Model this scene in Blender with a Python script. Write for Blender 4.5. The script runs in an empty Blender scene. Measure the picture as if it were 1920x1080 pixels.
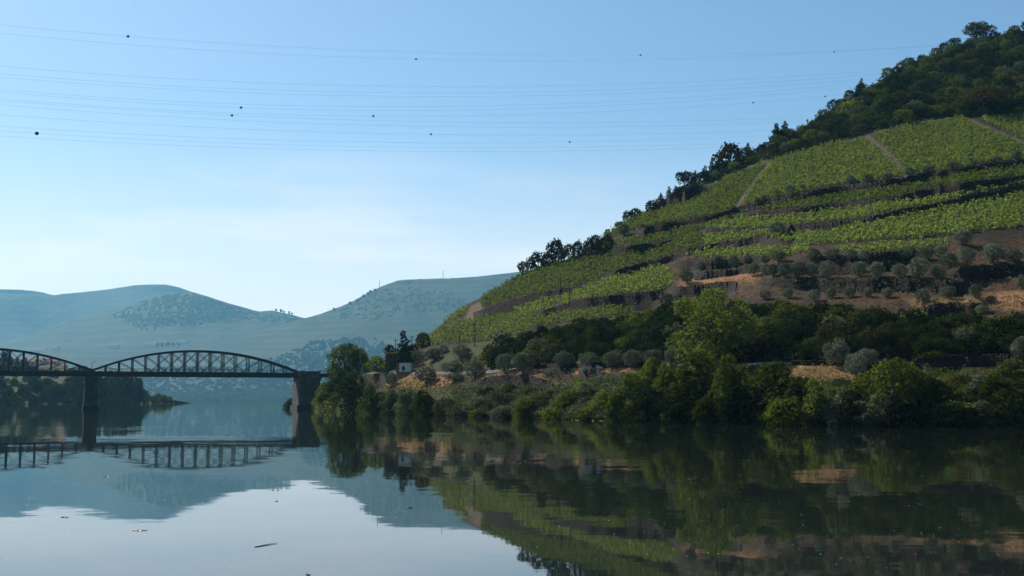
import bpy, math, random
import numpy as np
from mathutils import Vector, Matrix

SC = bpy.context.scene
COL = SC.collection
R = math.radians

# ------------------------------------------------------------------ camera
F = 2300.0                      # focal length in pixels of a 1920 wide picture
TILT = math.atan(209.0 / F)     # the horizon lies 209 px under the middle
CAMZ = 3.4
cam_data = bpy.data.cameras.new('camera')
cam = bpy.data.objects.new('camera', cam_data)
COL.objects.link(cam)
cam.location = (0, 0, CAMZ)
cam.rotation_euler = (R(90) + TILT, 0, 0)
cam_data.sensor_width = 36.0
cam_data.lens = 36.0 * F / 1920.0
cam_data.clip_start = 0.5
cam_data.clip_end = 60000
SC.camera = cam

# ------------------------------------------------------------------ sky, sun, exposure
SUN_AZ, SUN_EL = -37.0, 41.0     # degrees clockwise from straight ahead, degrees up
world = bpy.data.worlds.new('World')
SC.world = world
world.use_nodes = True
wn, wl = world.node_tree.nodes, world.node_tree.links
wn.clear()
w_out = wn.new('ShaderNodeOutputWorld')
w_bg = wn.new('ShaderNodeBackground')
w_bg.inputs['Strength'].default_value = 0.084
w_sky = wn.new('ShaderNodeTexSky')
w_sky.sky_type = 'NISHITA'
w_sky.sun_disc = False
w_sky.sun_elevation = R(SUN_EL)
w_sky.sun_rotation = R(SUN_AZ)
w_sky.altitude = 0
w_sky.air_density = 1.0
w_sky.dust_density = 0.7
w_sky.ozone_density = 6.0
# thin cirrus all round the sky
w_tc = wn.new('ShaderNodeTexCoord')
w_map = wn.new('ShaderNodeMapping')
w_map.inputs['Scale'].default_value = (1.6, 1.6, 9.0); w_map.inputs['Location'].default_value = (9, 9, 2)
w_noise = wn.new('ShaderNodeTexNoise')
w_noise.inputs['Scale'].default_value = 2.1
w_noise.inputs['Detail'].default_value = 5.0
w_noise.inputs['Roughness'].default_value = 0.55
w_ramp = wn.new('ShaderNodeMapRange')
w_ramp.inputs['From Min'].default_value = 0.52
w_ramp.inputs['From Max'].default_value = 0.80
w_ramp.inputs['To Max'].default_value = 0.36
w_mix = wn.new('ShaderNodeMix')
w_mix.data_type = 'RGBA'
w_mix.inputs['B'].default_value = (13.0, 10.4, 9.3, 1)
wl.new(w_tc.outputs['Generated'], w_map.inputs['Vector'])
wl.new(w_map.outputs['Vector'], w_noise.inputs['Vector'])
wl.new(w_noise.outputs['Fac'], w_ramp.inputs['Value'])
w_sep2 = wn.new('ShaderNodeSeparateXYZ'); wl.new(w_tc.outputs['Generated'], w_sep2.inputs[0])
w_b1 = wn.new('ShaderNodeMapRange'); w_b1.interpolation_type = 'SMOOTHSTEP'; wl.new(w_sep2.outputs['Z'], w_b1.inputs['Value'])
w_b1.inputs['From Min'].default_value = 0.22; w_b1.inputs['From Max'].default_value = 0.14
w_b2 = wn.new('ShaderNodeMath'); w_b2.operation = 'MULTIPLY'; wl.new(w_b1.outputs['Result'], w_b2.inputs[0]); wl.new(w_ramp.outputs['Result'], w_b2.inputs[1])
w_tint = wn.new('ShaderNodeMix'); w_tint.data_type = 'RGBA'; w_tint.blend_type = 'MULTIPLY'
w_tint.inputs['Factor'].default_value = 1.0; w_tint.inputs['B'].default_value = (0.86, 0.94, 0.89, 1)
wl.new(w_sky.outputs['Color'], w_tint.inputs['A']); w_mix.inputs['A'].default_value = (0, 0, 0, 1)
# pale air towards the horizon, the same all round
w_sep = wn.new('ShaderNodeSeparateXYZ')
w_low = wn.new('ShaderNodeMapRange'); w_low.interpolation_type = 'SMOOTHSTEP'
w_low.inputs['From Min'].default_value = 0.23; w_low.inputs['From Max'].default_value = -0.02
w_low.inputs['To Max'].default_value = 0.9
w_air = wn.new('ShaderNodeMix'); w_air.data_type = 'RGBA'
w_air.inputs['B'].default_value = (11.2, 9.5, 8.5, 1)
wl.new(w_tc.outputs['Generated'], w_sep.inputs[0]); wl.new(w_sep.outputs['Z'], w_low.inputs['Value'])
wl.new(w_low.outputs['Result'], w_air.inputs['Factor']); wl.new(w_tint.outputs['Result'], w_air.inputs['A'])
wl.new(w_air.outputs['Result'], w_mix.inputs['A']); wl.new(w_b2.outputs[0], w_mix.inputs['Factor'])
wl.new(w_mix.outputs['Result'], w_bg.inputs['Color'])
wl.new(w_bg.outputs['Background'], w_out.inputs['Surface'])

sun_data = bpy.data.lights.new('sun', 'SUN')
sun_data.energy = 5.0
sun_data.angle = R(0.53)
sun_data.color = (1.0, 0.90, 0.76)
sun = bpy.data.objects.new('sun', sun_data)
COL.objects.link(sun)
SUN_DIR = Vector((math.sin(R(SUN_AZ)) * math.cos(R(SUN_EL)), math.cos(R(SUN_AZ)) * math.cos(R(SUN_EL)), math.sin(R(SUN_EL))))
sun.rotation_euler = SUN_DIR.to_track_quat('Z', 'Y').to_euler()
sun.location = (-400, 200, 400)

SC.view_settings.view_transform = 'Standard'
SC.view_settings.look = 'None'
SC.view_settings.gamma = 1.0
SC.view_settings.exposure = 0.6
SC.view_settings.use_curve_mapping = False
SC.render.engine = 'CYCLES'
SC.cycles.use_denoising = True
SC.cycles.max_bounces = 6
SC.cycles.diffuse_bounces = 2
SC.cycles.glossy_bounces = 3
SC.cycles.transmission_bounces = 3
SC.cycles.volume_bounces = 0

# ------------------------------------------------------------------ pixel geometry (only used to lay the place out)
CT, ST = math.cos(TILT), math.sin(TILT)
def ray(px, py):
    """direction through a pixel of the photograph, scaled so that its forward part is 1"""
    u = (np.asarray(px, float) - 960.0) / F
    v = (540.0 - np.asarray(py, float)) / F
    dy = CT - v * ST
    return u / dy, (ST + v * CT) / dy
def at(px, py, D):
    x, z = ray(px, py)
    return np.stack([x * D, np.asarray(D) + 0 * x, CAMZ + z * D], -1)
def interp(x, pts):
    p = np.array(pts, float)
    return np.interp(x, p[:, 0], p[:, 1])
def inside(poly, x, y):
    """points in a polygon, vectorised"""
    x = np.asarray(x, float); y = np.asarray(y, float)
    c = np.zeros(np.broadcast(x, y).shape, bool)
    n = len(poly)
    for i in range(n):
        x0, y0 = poly[i]; x1, y1 = poly[(i + 1) % n]
        if y0 == y1: continue
        hit = ((y0 > y) != (y1 > y)) & (x < (x1 - x0) * (y - y0) / (y1 - y0) + x0)
        c ^= hit
    return c
def wob(x, y, seed=0):
    """smooth noise about zero, from a few sines"""
    s = 0
    r = np.random.RandomState(seed)
    for k in range(6):
        a = r.uniform(0, 6.28); f = 0.6 + 1.9 * r.rand()
        s = s + np.sin((x * math.cos(a) + y * math.sin(a)) * f + r.uniform(0, 6.28)) / (0.6 + f)
    return s / 2.2

# ------------------------------------------------------------------ mesh helpers
def mesh_np(name, V, faces_n, nface=4, smooth=False):
    V = np.asarray(V, np.float32).reshape(-1, 3)
    I = np.asarray(faces_n, np.int32).reshape(-1)
    m = bpy.data.meshes.new(name)
    n = len(I) // nface
    m.vertices.add(len(V)); m.vertices.foreach_set('co', V.ravel())
    m.loops.add(len(I)); m.loops.foreach_set('vertex_index', I)
    m.polygons.add(n)
    m.polygons.foreach_set('loop_start', np.arange(0, n * nface, nface, dtype=np.int32))
    m.polygons.foreach_set('loop_total', np.full(n, nface, np.int32))
    if smooth: m.polygons.foreach_set('use_smooth', np.ones(n, bool))
    m.update(calc_edges=True)
    return m
def grid_faces(nr, nc):
    r, c = np.meshgrid(np.arange(nr - 1), np.arange(nc - 1), indexing='ij')
    a = (r * nc + c).ravel()
    return np.stack([a, a + 1, a + nc + 1, a + nc], -1)
class MB:
    """collects boxes, bars, tubes, rings; build() links them as one mesh object"""
    def __init__(self): self.v = []; self.f = []
    def add(self, vs, fs):
        o = len(self.v); self.v += [tuple(p) for p in vs]; self.f += [tuple(i + o for i in f) for f in fs]
    def box(self, c, s, M=None, taper=1.0, taper_y=None):
        ty = taper if taper_y is None else taper_y
        vs = []
        for z in (-1, 1):
            kx, ky = (taper, ty) if z > 0 else (1, 1)
            for x, y in ((-1, -1), (1, -1), (1, 1), (-1, 1)):
                vs.append(Vector((c[0] + x * s[0] / 2 * kx, c[1] + y * s[1] / 2 * ky, c[2] + z * s[2] / 2)))
        if M is not None: vs = [M @ p for p in vs]
        self.add(vs, [(3, 2, 1, 0), (4, 5, 6, 7), (0, 1, 5, 4), (1, 2, 6, 5), (2, 3, 7, 6), (3, 0, 4, 7)])
    def bar(self, a, b, w, h, up=Vector((0, 0, 1))):
        a, b = Vector(a), Vector(b); d = (b - a).normalized()
        s = d.cross(up)
        if s.length < 1e-4: s = d.cross(Vector((0, 1, 0)))
        s.normalize(); u = s.cross(d).normalized()
        vs = []
        for p in (a, b):
            for i, j in ((-1, -1), (1, -1), (1, 1), (-1, 1)):
                vs.append(p + s * (i * w / 2) + u * (j * h / 2))
        self.add(vs, [(3, 2, 1, 0), (4, 5, 6, 7), (0, 1, 5, 4), (1, 2, 6, 5), (2, 3, 7, 6), (3, 0, 4, 7)])
    def tube(self, pts, rad, n=6):
        pts = [Vector(p) for p in pts]; rad = rad if hasattr(rad, '__len__') else [rad] * len(pts)
        o = len(self.v); vs = []; fs = []
        for i, p in enumerate(pts):
            d = (pts[min(i + 1, len(pts) - 1)] - pts[max(i - 1, 0)]).normalized()
            s = d.cross(Vector((0.13, 0.21, 0.97)))
            if s.length < 1e-3: s = d.cross(Vector((1, 0, 0)))
            s.normalize(); u = d.cross(s)
            for k in range(n):
                a = 2 * math.pi * k / n
                vs.append(p + (s * math.cos(a) + u * math.sin(a)) * rad[i])
        for i in range(len(pts) - 1):
            for k in range(n):
                a = i * n + k; b = i * n + (k + 1) % n
                fs.append((a, b, b + n, a + n))
        fs.append(tuple(range(n - 1, -1, -1))); fs.append(tuple((len(pts) - 1) * n + k for k in range(n)))
        self.add(vs, fs)
    def ball(self, c, r, nu=10, nv=7, sz=1.0):
        vs = []; fs = []
        for j in range(nv + 1):
            th = math.pi * j / nv
            for i in range(nu):
                a = 2 * math.pi * i / nu
                vs.append((c[0] + r * math.sin(th) * math.cos(a), c[1] + r * math.sin(th) * math.sin(a), c[2] + r * sz * math.cos(th)))
        for j in range(nv):
            for i in range(nu):
                fs.append((j * nu + i, (j + 1) * nu + i, (j + 1) * nu + (i + 1) % nu, j * nu + (i + 1) % nu))
        self.add(vs, fs)
    def mesh(self, name, smooth=False):
        m = bpy.data.meshes.new(name); m.from_pydata([tuple(p) for p in self.v], [], self.f)
        if smooth: m.polygons.foreach_set('use_smooth', [True] * len(m.polygons))
        m.update(); return m
    def build(self, name, mat, parent=None, smooth=False):
        return link(name, self.mesh(name, smooth), mat, parent)
def link(name, mesh, mat=None, parent=None, loc=None, rot=None):
    o = bpy.data.objects.new(name, mesh); COL.objects.link(o)
    if mat is not None and not mesh.materials: mesh.materials.append(mat)
    if parent is not None: o.parent = parent
    if loc is not None: o.location = loc
    if rot is not None: o.rotation_euler = rot
    return o
def tag(o, label=None, cat=None, group=None, kind=None):
    if label: o['label'] = label
    if cat: o['category'] = cat
    if group: o['group'] = group
    if kind: o['kind'] = kind
    return o
def thing(name, loc, label, cat, group=None, rz=0.0):
    o = bpy.data.objects.new(name, None); COL.objects.link(o)
    o.empty_display_size = 0.3
    o.location = tuple(float(c) for c in loc); o.rotation_euler = (0, 0, rz)
    return tag(o, label, cat, group)

# ------------------------------------------------------------------ materials
def new_mat(name):
    m = bpy.data.materials.new(name); m.use_nodes = True
    nt = m.node_tree; nt.nodes.clear()
    out = nt.nodes.new('ShaderNodeOutputMaterial')
    return m, nt, nt.nodes, nt.links, out
def noise(N, L, scale, detail=4, rough=0.55, coord=None, kind='Fac'):
    n = N.new('ShaderNodeTexNoise'); n.inputs['Scale'].default_value = scale
    n.inputs['Detail'].default_value = detail; n.inputs['Roughness'].default_value = rough
    if coord is not None: L.new(coord, n.inputs['Vector'])
    return n.outputs[kind]
def rng_map(N, L, v, a, b, c=0.0, d=1.0, smooth=False):
    n = N.new('ShaderNodeMapRange'); n.clamp = True
    if smooth: n.interpolation_type = 'SMOOTHSTEP'
    L.new(v, n.inputs['Value'])
    for k, x in zip(('From Min', 'From Max', 'To Min', 'To Max'), (a, b, c, d)): n.inputs[k].default_value = x
    return n.outputs['Result']
def mixc(N, L, fac, a, b, mode='MIX'):
    n = N.new('ShaderNodeMix'); n.data_type = 'RGBA'; n.blend_type = mode
    for sock, v in ((n.inputs['Factor'], fac), (n.inputs['A'], a), (n.inputs['B'], b)):
        if hasattr(v, 'is_linked'): L.new(v, sock)
        else: sock.default_value = v if not isinstance(v, (tuple, list)) else (*v[:3], 1.0)
    return n.outputs['Result']
def math_n(N, L, op, a, b=0.0):
    n = N.new('ShaderNodeMath'); n.operation = op
    for sock, v in ((n.inputs[0], a), (n.inputs[1], b)):
        if hasattr(v, 'is_linked'): L.new(v, sock)
        else: sock.default_value = v
    return n.outputs[0]
def attr(N, name):
    n = N.new('ShaderNodeAttribute'); n.attribute_name = name
    return n.outputs['Fac']
def principled(N, L, out, col, rough=0.9, spec=0.2, bump=None, bump_s=0.5, bump_d=0.1):
    p = N.new('ShaderNodeBsdfPrincipled')
    p.inputs['Roughness'].default_value = rough; p.inputs['Specular IOR Level'].default_value = spec
    if hasattr(col, 'is_linked'): L.new(col, p.inputs['Base Color'])
    else: p.inputs['Base Color'].default_value = (*col[:3], 1)
    if bump is not None:
        b = N.new('ShaderNodeBump'); b.inputs['Strength'].default_value = bump_s; b.inputs['Distance'].default_value = bump_d
        L.new(bump, b.inputs['Height']); L.new(b.outputs['Normal'], p.inputs['Normal'])
    L.new(p.outputs['BSDF'], out.inputs['Surface'])
    return p
def plain(name, a, b, scale=1.0, rough=0.85, spec=0.2, bump=0.3, bd=0.05):
    m, nt, N, L, out = new_mat(name)
    g = N.new('ShaderNodeNewGeometry').outputs['Position']
    n1 = noise(N, L, scale, 6, 0.6, g)
    c = mixc(N, L, rng_map(N, L, n1, 0.3, 0.7), a, b)
    principled(N, L, out, c, rough, spec, n1, bump, bd)
    return m
def foliage(name, a, b, trans=0.3, tcol=None, spec=0.25, rough=0.55, scale=0.5, vary=0.35):
    """leaves: two greens mixed by noise and by object, light shining through them"""
    m, nt, N, L, out = new_mat(name)
    g = N.new('ShaderNodeNewGeometry').outputs['Position']
    oi = N.new('ShaderNodeObjectInfo').outputs['Random']
    n1 = noise(N, L, scale, 4, 0.6, g)
    f = math_n(N, L, 'ADD', rng_map(N, L, n1, 0.3, 0.7, 0.0, 0.75), math_n(N, L, 'MULTIPLY', oi, 0.25))
    c = mixc(N, L, f, a, b)
    hs = N.new('ShaderNodeHueSaturation')
    L.new(c, hs.inputs['Color'])
    L.new(rng_map(N, L, oi, 0, 1, 1 - vary, 1 + vary), hs.inputs['Value'])
    p = N.new('ShaderNodeBsdfDiffuse')
    L.new(hs.outputs['Color'], p.inputs['Color'])
    t = N.new('ShaderNodeBsdfTranslucent')
    tc = mixc(N, L, 1.0, hs.outputs['Color'], tcol or (1.6, 1.7, 0.6), 'MULTIPLY')
    L.new(tc, t.inputs['Color'])
    mx = N.new('ShaderNodeMixShader'); mx.inputs['Fac'].default_value = trans
    L.new(p.outputs['BSDF'], mx.inputs[1]); L.new(t.outputs['BSDF'], mx.inputs[2])
    L.new(mx.outputs['Shader'], out.inputs['Surface'])
    return m

# ------------------------------------------------------------------ the vineyard hill: walls first, since the ground steps at them
# each wall: (label, top edge, bottom edge), traced along the terraces
WALLS = [
 ('dark earth retaining wall under the pines at the left end of the hilltop wood',
  [(1208,398),(1232,381),(1260,366),(1285,356),(1318,350)], [(1208,399),(1235,391),(1260,385),(1285,380),(1310,365),(1320,356)]),
 ('long dark stone wall with a line of small olive trees along its top',
  [(1192,433),(1225,425),(1260,417),(1295,411),(1330,406),(1350,402),(1372,394),(1397,385),(1440,376),(1490,369),(1545,356),(1590,349),(1640,344),(1690,336),(1735,326),(1790,320),(1840,311),(1920,303),(2300,250)],
  [(1192,444),(1210,442),(1247,436),(1285,426),(1322,419),(1347,412),(1372,404),(1400,394),(1440,386),(1490,376),(1540,370),(1590,361),(1640,355),(1690,348),(1740,338),(1790,329),(1830,322),(1865,318),(1920,311),(2300,260)]),
 ('dark retaining wall between the two narrow bright vine terraces',
  [(1383,402),(1440,397),(1480,395),(1547,387),(1615,380),(1680,371),(1715,362),(1765,351),(1815,344),(1865,339),(1920,332),(2300,285)],
  [(1383,406),(1440,407),(1490,404),(1552,396),(1615,389),(1665,382),(1715,376),(1765,369),(1800,364),(1840,356),(1870,352),(1920,341),(2300,295)]),
 ('dark bank above the broad lower vine plot, a single round olive at its left end',
  [(1463,434),(1485,424),(1560,420),(1615,412),(1690,395),(1752,385),(1802,372),(1865,361),(1920,350),(2300,305)],
  [(1463,440),(1540,434),(1590,426),(1640,416),(1690,406),(1740,396),(1790,385),(1840,376),(1877,368),(1920,360),(2300,318)]),
 ('thin low dark wall curving left from the round isolated olive tree',
  [(1318,434),(1360,431),(1440,429)], [(1318,441),(1360,436),(1440,433)]),
 ('short dark retaining wall high on the left shoulder of the vineyard, vines above and below',
  [(1105,480),(1135,471),(1185,462),(1210,460),(1235,457),(1267,451)], [(1105,482),(1135,478),(1172,476),(1205,475),(1235,465),(1267,453)]),
 ('long dark wall slanting down left across the vineyard shoulder above the bare brown terraces',
  [(1135,520),(1167,505),(1210,494),(1247,485),(1285,472),(1310,465),(1342,459),(1390,451),(1440,444)],
  [(1135,522),(1172,516),(1210,505),(1247,492),(1285,477),(1310,472),(1360,465),(1385,460),(1440,448)]),
 ('thick dark wall that starts beside the bare earth ramp at the left edge of the vineyard',
  [(887,588),(920,576),(955,565),(992,557),(1030,549),(1055,544),(1092,536),(1105,534)],
  [(887,597),(920,592),(955,584),(970,577),(992,571),(1017,564),(1052,554),(1105,536)]),
 ('dark retaining wall over the lowest bright vine strip, above the shaded thicket',
  [(1003,590),(1030,581),(1067,570),(1105,562),(1155,555),(1205,550),(1240,548)],
  [(1003,592),(1030,588),(1055,584),(1092,578),(1130,575),(1170,575),(1192,580),(1240,580)]),
 ('tall black-shaded wall right behind the top of the big pale green tree',
  [(1256,543),(1300,537),(1350,532),(1380,530)], [(1256,558),(1300,556),(1325,555),(1380,546)]),
 ('low dark wall under the topmost row of olives on the bare terraces',
  [(1488,481),(1520,483),(1600,481),(1640,477),(1720,473)], [(1488,483),(1520,492),(1600,491),(1640,489),(1720,484)]),
 ('dark curved bank at the left end of the bare terraces, beside an isolated olive',
  [(1265,490),(1290,487),(1340,491),(1400,487),(1440,487)], [(1265,498),(1290,505),(1340,503),(1400,491),(1440,491)]),
 ('small dark bank right of the isolated olive, brown earth below it',
  [(1300,514),(1330,510),(1400,507)], [(1300,524),(1330,520),(1400,510)]),
 ('dark wall behind the second row of olives on the bare terraces',
  [(1380,500),(1440,499),(1535,495),(1580,495),(1665,494),(1700,493)], [(1380,503),(1440,509),(1535,512),(1580,513),(1665,506),(1700,495)]),
 ('dark bank behind the largest olives at the right edge of the terraces',
  [(1775,507),(1800,503),(1850,500),(1880,498),(1920,501),(2300,480)], [(1775,513),(1800,518),(1850,522),(1880,516),(1920,511),(2300,500)]),
 ('long dark wall below the second row of olives on the bare terraces',
  [(1430,525),(1480,522),(1540,524),(1580,526),(1652,523),(1690,525),(1740,528),(1820,531)], [(1430,531),(1500,541),(1560,546),(1620,546),(1700,545),(1740,544),(1790,553),(1820,548)]),
 ('dark broken bank under the lowest olives, above yellow-green shrubs',
  [(1725,578),(1745,573),(1790,571),(1850,571)], [(1725,588),(1745,592),(1790,591),(1850,579)]),
 ('grey stone retaining wall beside the road at the right, dark bushes above it',
  [(1647,667),(1727,667),(1775,669),(1815,674),(1920,672),(2300,668)], [(1647,680),(1690,688),(1740,697),(1777,690),(1815,684),(1920,679),(2300,676)]),
 ('dark triangular bank under the dirt track by the river',
  [(885,717),(925,708),(975,705),(990,704),(1035,721)], [(885,719),(950,726),(1025,728),(1035,727)]),
 ('dark earth bank below the road between the dirt track and the silver car',
  [(1017,695),(1040,693),(1068,693)], [(1017,698),(1035,705),(1068,714)]),
 ('dark shaded bank just below the silver car by the road',
  [(1085,696),(1100,693),(1118,694),(1130,699)], [(1085,704),(1100,708),(1118,709),(1130,705)]),
 ('long dark wall holding the road at the end of the iron bridge',
  [(632,711),(660,704),(690,703),(722,704)], [(632,724),(660,732),(690,734),(722,725)]),
]
WATER_D = [(540,520),(560,470),(600,405),(640,335),(700,292),(800,262),(900,240),(1000,220),(1100,200),(1300,176),(1450,163),(1700,153),(1920,147),(2300,138)]
RIDGE = [(540,768),(575,762),(600,744),(625,722),(640,714),(680,704),(705,690),(722,668),(745,657),(765,650),(790,634),(810,622),(830,606),(850,588),(875,571),(905,556),(940,537),(975,515),(1000,505),(1040,494),(1085,478),(1120,452),(1150,431),(1175,414),(1205,400),(1240,377),(1270,363),(1300,347),(1340,326),(1380,303),(1440,274),(1500,241),(1550,211),(1600,181),(1650,151),(1700,123),(1760,98),(1800,84),(1840,73),(1880,64),(1920,57),(2000,46),(2100,40),(2300,36)]
SLOPE = [(540,.17),(700,.205),(900,.225),(1200,.25),(1500,.285),(1920,.31),(2300,.32)]
NC, NR = 470, 300
PX = np.linspace(545, 2300, NC)
Dw = interp(PX, WATER_D)
def py_of(t):      # pixel row of a ray whose rise over run is t
    a = np.arctan(t) - TILT
    return 540.0 - np.tan(a) * F
PYW = py_of(-CAMZ / Dw)
PYR = np.minimum(interp(PX, RIDGE), PYW - 3)
Kk = np.linspace(0, 1, NR)
PYG = PYW[None] + (PYR - PYW)[None] * Kk[:, None]           # rows go up from the water
TG = ray(PX[None] + 0 * PYG, PYG)[1]
WM = np.zeros((NR, NC))
for lab, top, bot in WALLS:
    a, b = max(top[0][0], bot[0][0]), min(top[-1][0], bot[-1][0])
    T, B = interp(PX, top) - 0.7, interp(PX, bot) + 1.8
    on = (PX >= a) & (PX <= b)
    m = np.clip(np.minimum(PYG - T[None], B[None] - PYG) / 1.2 + 0.5, 0, 1)
    tp_ = np.clip((PX - a) / 22 + 0.15, 0, 1) * np.clip((b - PX) / 22 + 0.15, 0, 1)
    WM = np.maximum(WM, m * (on * tp_)[None])
S = interp(PX, SLOPE)[None] * (1 - 0.83 * np.clip(TG, 0, 1))
S = S * (1 + 0.9 * np.exp(-((TG - TG[0:1]) / 0.006)))         # steeper just above the water
W = 1 - 0.94 * WM
dt = np.diff(TG, axis=0)
def smooth_rows(A, half):
    out = np.empty_like(A)
    for j in range(A.shape[1]):
        h = max(2, int(half / max(0.2, abs(PYG[1, j] - PYG[0, j]))))
        k = np.ones(2 * h + 1) / (2 * h + 1)
        out[:, j] = np.convolve(np.pad(A[:, j], h, mode='edge'), k, mode='valid')
    return out
Wn = W / smooth_rows(W, 70)
LG = np.zeros((NR, NC))
LG[1:] = np.cumsum(dt / S[1:] * Wn[1:], axis=0)
ramp = np.clip((TG - TG[0:1]) / 0.03, 0, 1)
P2, Q2 = np.meshgrid(PX, np.ones(NR))
LG += ramp * (0.013 * wob(P2 / 60, PYG / 75, 3) + 0.005 * wob(P2 / 21, PYG / 24, 4) + 0.0006 * wob(P2 / 8, PYG / 6, 5))
LOGD = np.log(Dw)[None] + LG
DG = np.exp(LOGD)
ZG = CAMZ + TG * DG
def ground(px, py):
    """point of the hill seen at a pixel (row clamped to the visible slope)"""
    px = np.atleast_1d(np.asarray(px, float)); py = np.atleast_1d(np.asarray(py, float))
    px, py = np.broadcast_arrays(px, py)
    f = np.clip((px - PX[0]) / (PX[1] - PX[0]), 0, NC - 1.001); j = f.astype(int); f = f - j
    def col(jj):
        k = np.clip((py - PYW[jj]) / (PYR[jj] - PYW[jj]), 0, 1) * (NR - 1)
        i = np.minimum(k.astype(int), NR - 2); k = k - i
        return LOGD[i, jj] * (1 - k) + LOGD[i + 1, jj] * k, np.clip(py, PYR[jj], PYW[jj])
    l0, p0 = col(j); l1, p1 = col(j + 1)
    D = np.exp(l0 * (1 - f) + l1 * f); q = p0 * (1 - f) + p1 * f
    return at(px, q, D)

# vine plots, traced on the slope
P = {}
P['upper_right'] = [(1840,223),(1920,221),(2290,170),(2290,270),(1990,297),(1925,263)]
P['upper_middle'] = [(1640,256),(1720,232),(1810,224),(1870,250),(1922,274),(2000,303),(1990,296),(1920,297),(1840,306),(1790,315),(1735,321),(1708,327),(1690,312)]
P['upper_left'] = [(1440,312),(1470,297),(1560,272),(1625,261),(1680,312),(1693,328),(1640,338),(1590,343),(1545,350),(1490,363),(1440,371),(1400,382),(1390,384)]
P['slope_left'] = [(1435,307),(1425,312),(1397,325),(1360,338),(1335,357),(1310,367),(1285,380),(1255,388),(1232,396),(1200,403),(1175,415),(1155,425),(1135,434),(1122,446),(1148,443),(1190,430),(1230,422),(1270,414),(1300,408),(1340,401),(1368,395),(1382,384)]
P['terrace_high'] = [(1097,481),(1135,465),(1160,456),(1195,447),(1247,439),(1285,429),(1322,421),(1360,412),(1390,402),(1440,389),(1490,378),(1540,372),(1590,363),(1640,357),(1690,350),(1740,340),(1790,331),(1865,320),(1920,313),(2290,262),(2290,280),(1920,330),(1865,336),(1815,341),(1765,348),(1715,359),(1680,368),(1615,377),(1547,384),(1480,392),(1383,399),(1330,424),(1295,435),(1267,449),(1235,455),(1185,460),(1135,469),(1105,477)]
P['terrace_second'] = [(1320,430),(1345,418),(1383,408),(1440,409),(1490,406),(1552,398),(1615,391),(1665,384),(1715,378),(1765,371),(1800,366),(1840,358),(1870,354),(1920,343),(2290,297),(2290,300),(1920,347),(1865,358),(1802,369),(1752,381),(1690,391),(1615,408),(1560,416),(1485,420),(1440,426),(1360,429)]
P['broad'] = [(1322,443),(1360,438),(1440,435),(1470,443),(1540,436),(1590,428),(1640,418),(1690,408),(1740,398),(1790,387),(1840,378),(1877,370),(1920,362),(2290,320),(2290,400),(1920,425),(1860,429),(1780,441),(1690,447),(1600,452),(1500,459),(1440,442),(1390,449),(1342,457),(1318,461)]
P['shoulder'] = [(900,578),(905,557),(940,538),(970,517),(1005,505),(1040,498),(1090,487),(1105,484),(1135,480),(1172,478),(1205,477),(1235,467),(1258,457),(1300,443),(1320,443),(1310,462),(1285,470),(1247,482),(1210,491),(1167,502),(1135,517),(1105,532),(1055,541),(1030,546),(992,554),(955,562),(920,573)]
P['middle_left'] = [(962,584),(972,578),(1000,571),(1052,556),(1072,546),(1107,537),(1150,523),(1172,518),(1210,507),(1240,500),(1258,512),(1266,520),(1255,538),(1235,544),(1205,547),(1155,552),(1105,559),(1067,567),(1030,578),(1005,587),(985,586)]
P['lower_left'] = [(795,643),(815,624),(850,608),(885,600),(920,595),(960,588),(1003,595),(975,606),(945,622),(915,637),(880,641),(830,646)]
P['lowest_strip'] = [(940,632),(965,617),(1000,601),(1055,588),(1092,581),(1130,578),(1170,577),(1190,583),(1170,592),(1110,597),(1050,605),(1000,616),(965,628)]
P['edge'] = [(822,610),(850,588),(872,576),(876,582),(870,590),(845,600)]
P['terrace_low'] = [(1560,468),(1640,464),(1700,460),(1770,453),(1780,456),(1760,464),(1690,471),(1600,474)]
P['terrace_low_left'] = [(1285,476),(1320,473),(1440,470),(1520,466),(1520,474),(1440,480),(1340,484),(1300,481)]
VINE_MASK = np.zeros((NR, NC), bool)
for k, poly in P.items(): VINE_MASK |= inside(poly, P2, PYG)

def soft(mask, n=2):
    m = mask.astype(float)
    for _ in range(n):
        m[1:-1, 1:-1] = (m[1:-1, 1:-1] * 2 + m[:-2, 1:-1] + m[2:, 1:-1] + m[1:-1, :-2] + m[1:-1, 2:]) / 6
    return m
DIRT_POLY = [
 [(1255,470),(1440,466),(1800,450),(2290,420),(2290,600),(1920,600),(1850,592),(1725,585),(1640,575),(1520,570),(1420,560),(1260,560),(1250,520)],      # bare terraces
 [(700,735),(735,716),(775,694),(790,700),(860,708),(900,706),(950,694),(1040,690),(1100,692),(1200,692),(1200,697),(1100,700),(1060,712),(1050,730),(1010,708),(990,703),(880,716),(850,727),(760,732)],
 [(1485,685),(1570,683),(1600,690),(1605,712),(1540,718),(1480,712)],
 [(1085,782),(1100,776),(1160,780),(1170,792),(1085,792)],
 [(760,655),(775,642),(785,655),(790,672),(770,670)],
]
STRAW_POLY = [[(752,660),(772,640),(790,655),(800,680),(770,690)], [(1480,683),(1605,683),(1610,716),(1475,716)], [(870,600),(885,572),(905,582),(892,602)], [(1700,560),(1920,555),(1920,580),(1720,582)], [(1255,548),(1350,525),(1420,520),(1420,532),(1350,535)]]
ORANGE_POLY = [[(715,724),(745,712),(775,697),(792,702),(862,710),(850,724),(780,730)], [(880,714),(930,701),(1000,692),(1090,691),(1195,690),(1195,697),(1100,699),(1060,706),(990,702)], [(985,700),(1012,706),(1066,722),(1060,728),(1008,711),(984,704)], [(1275,524),(1330,518),(1420,510),(1430,521),(1350,530),(1280,538)], [(1840,548),(1930,545),(1930,580),(1850,568)]]
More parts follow.
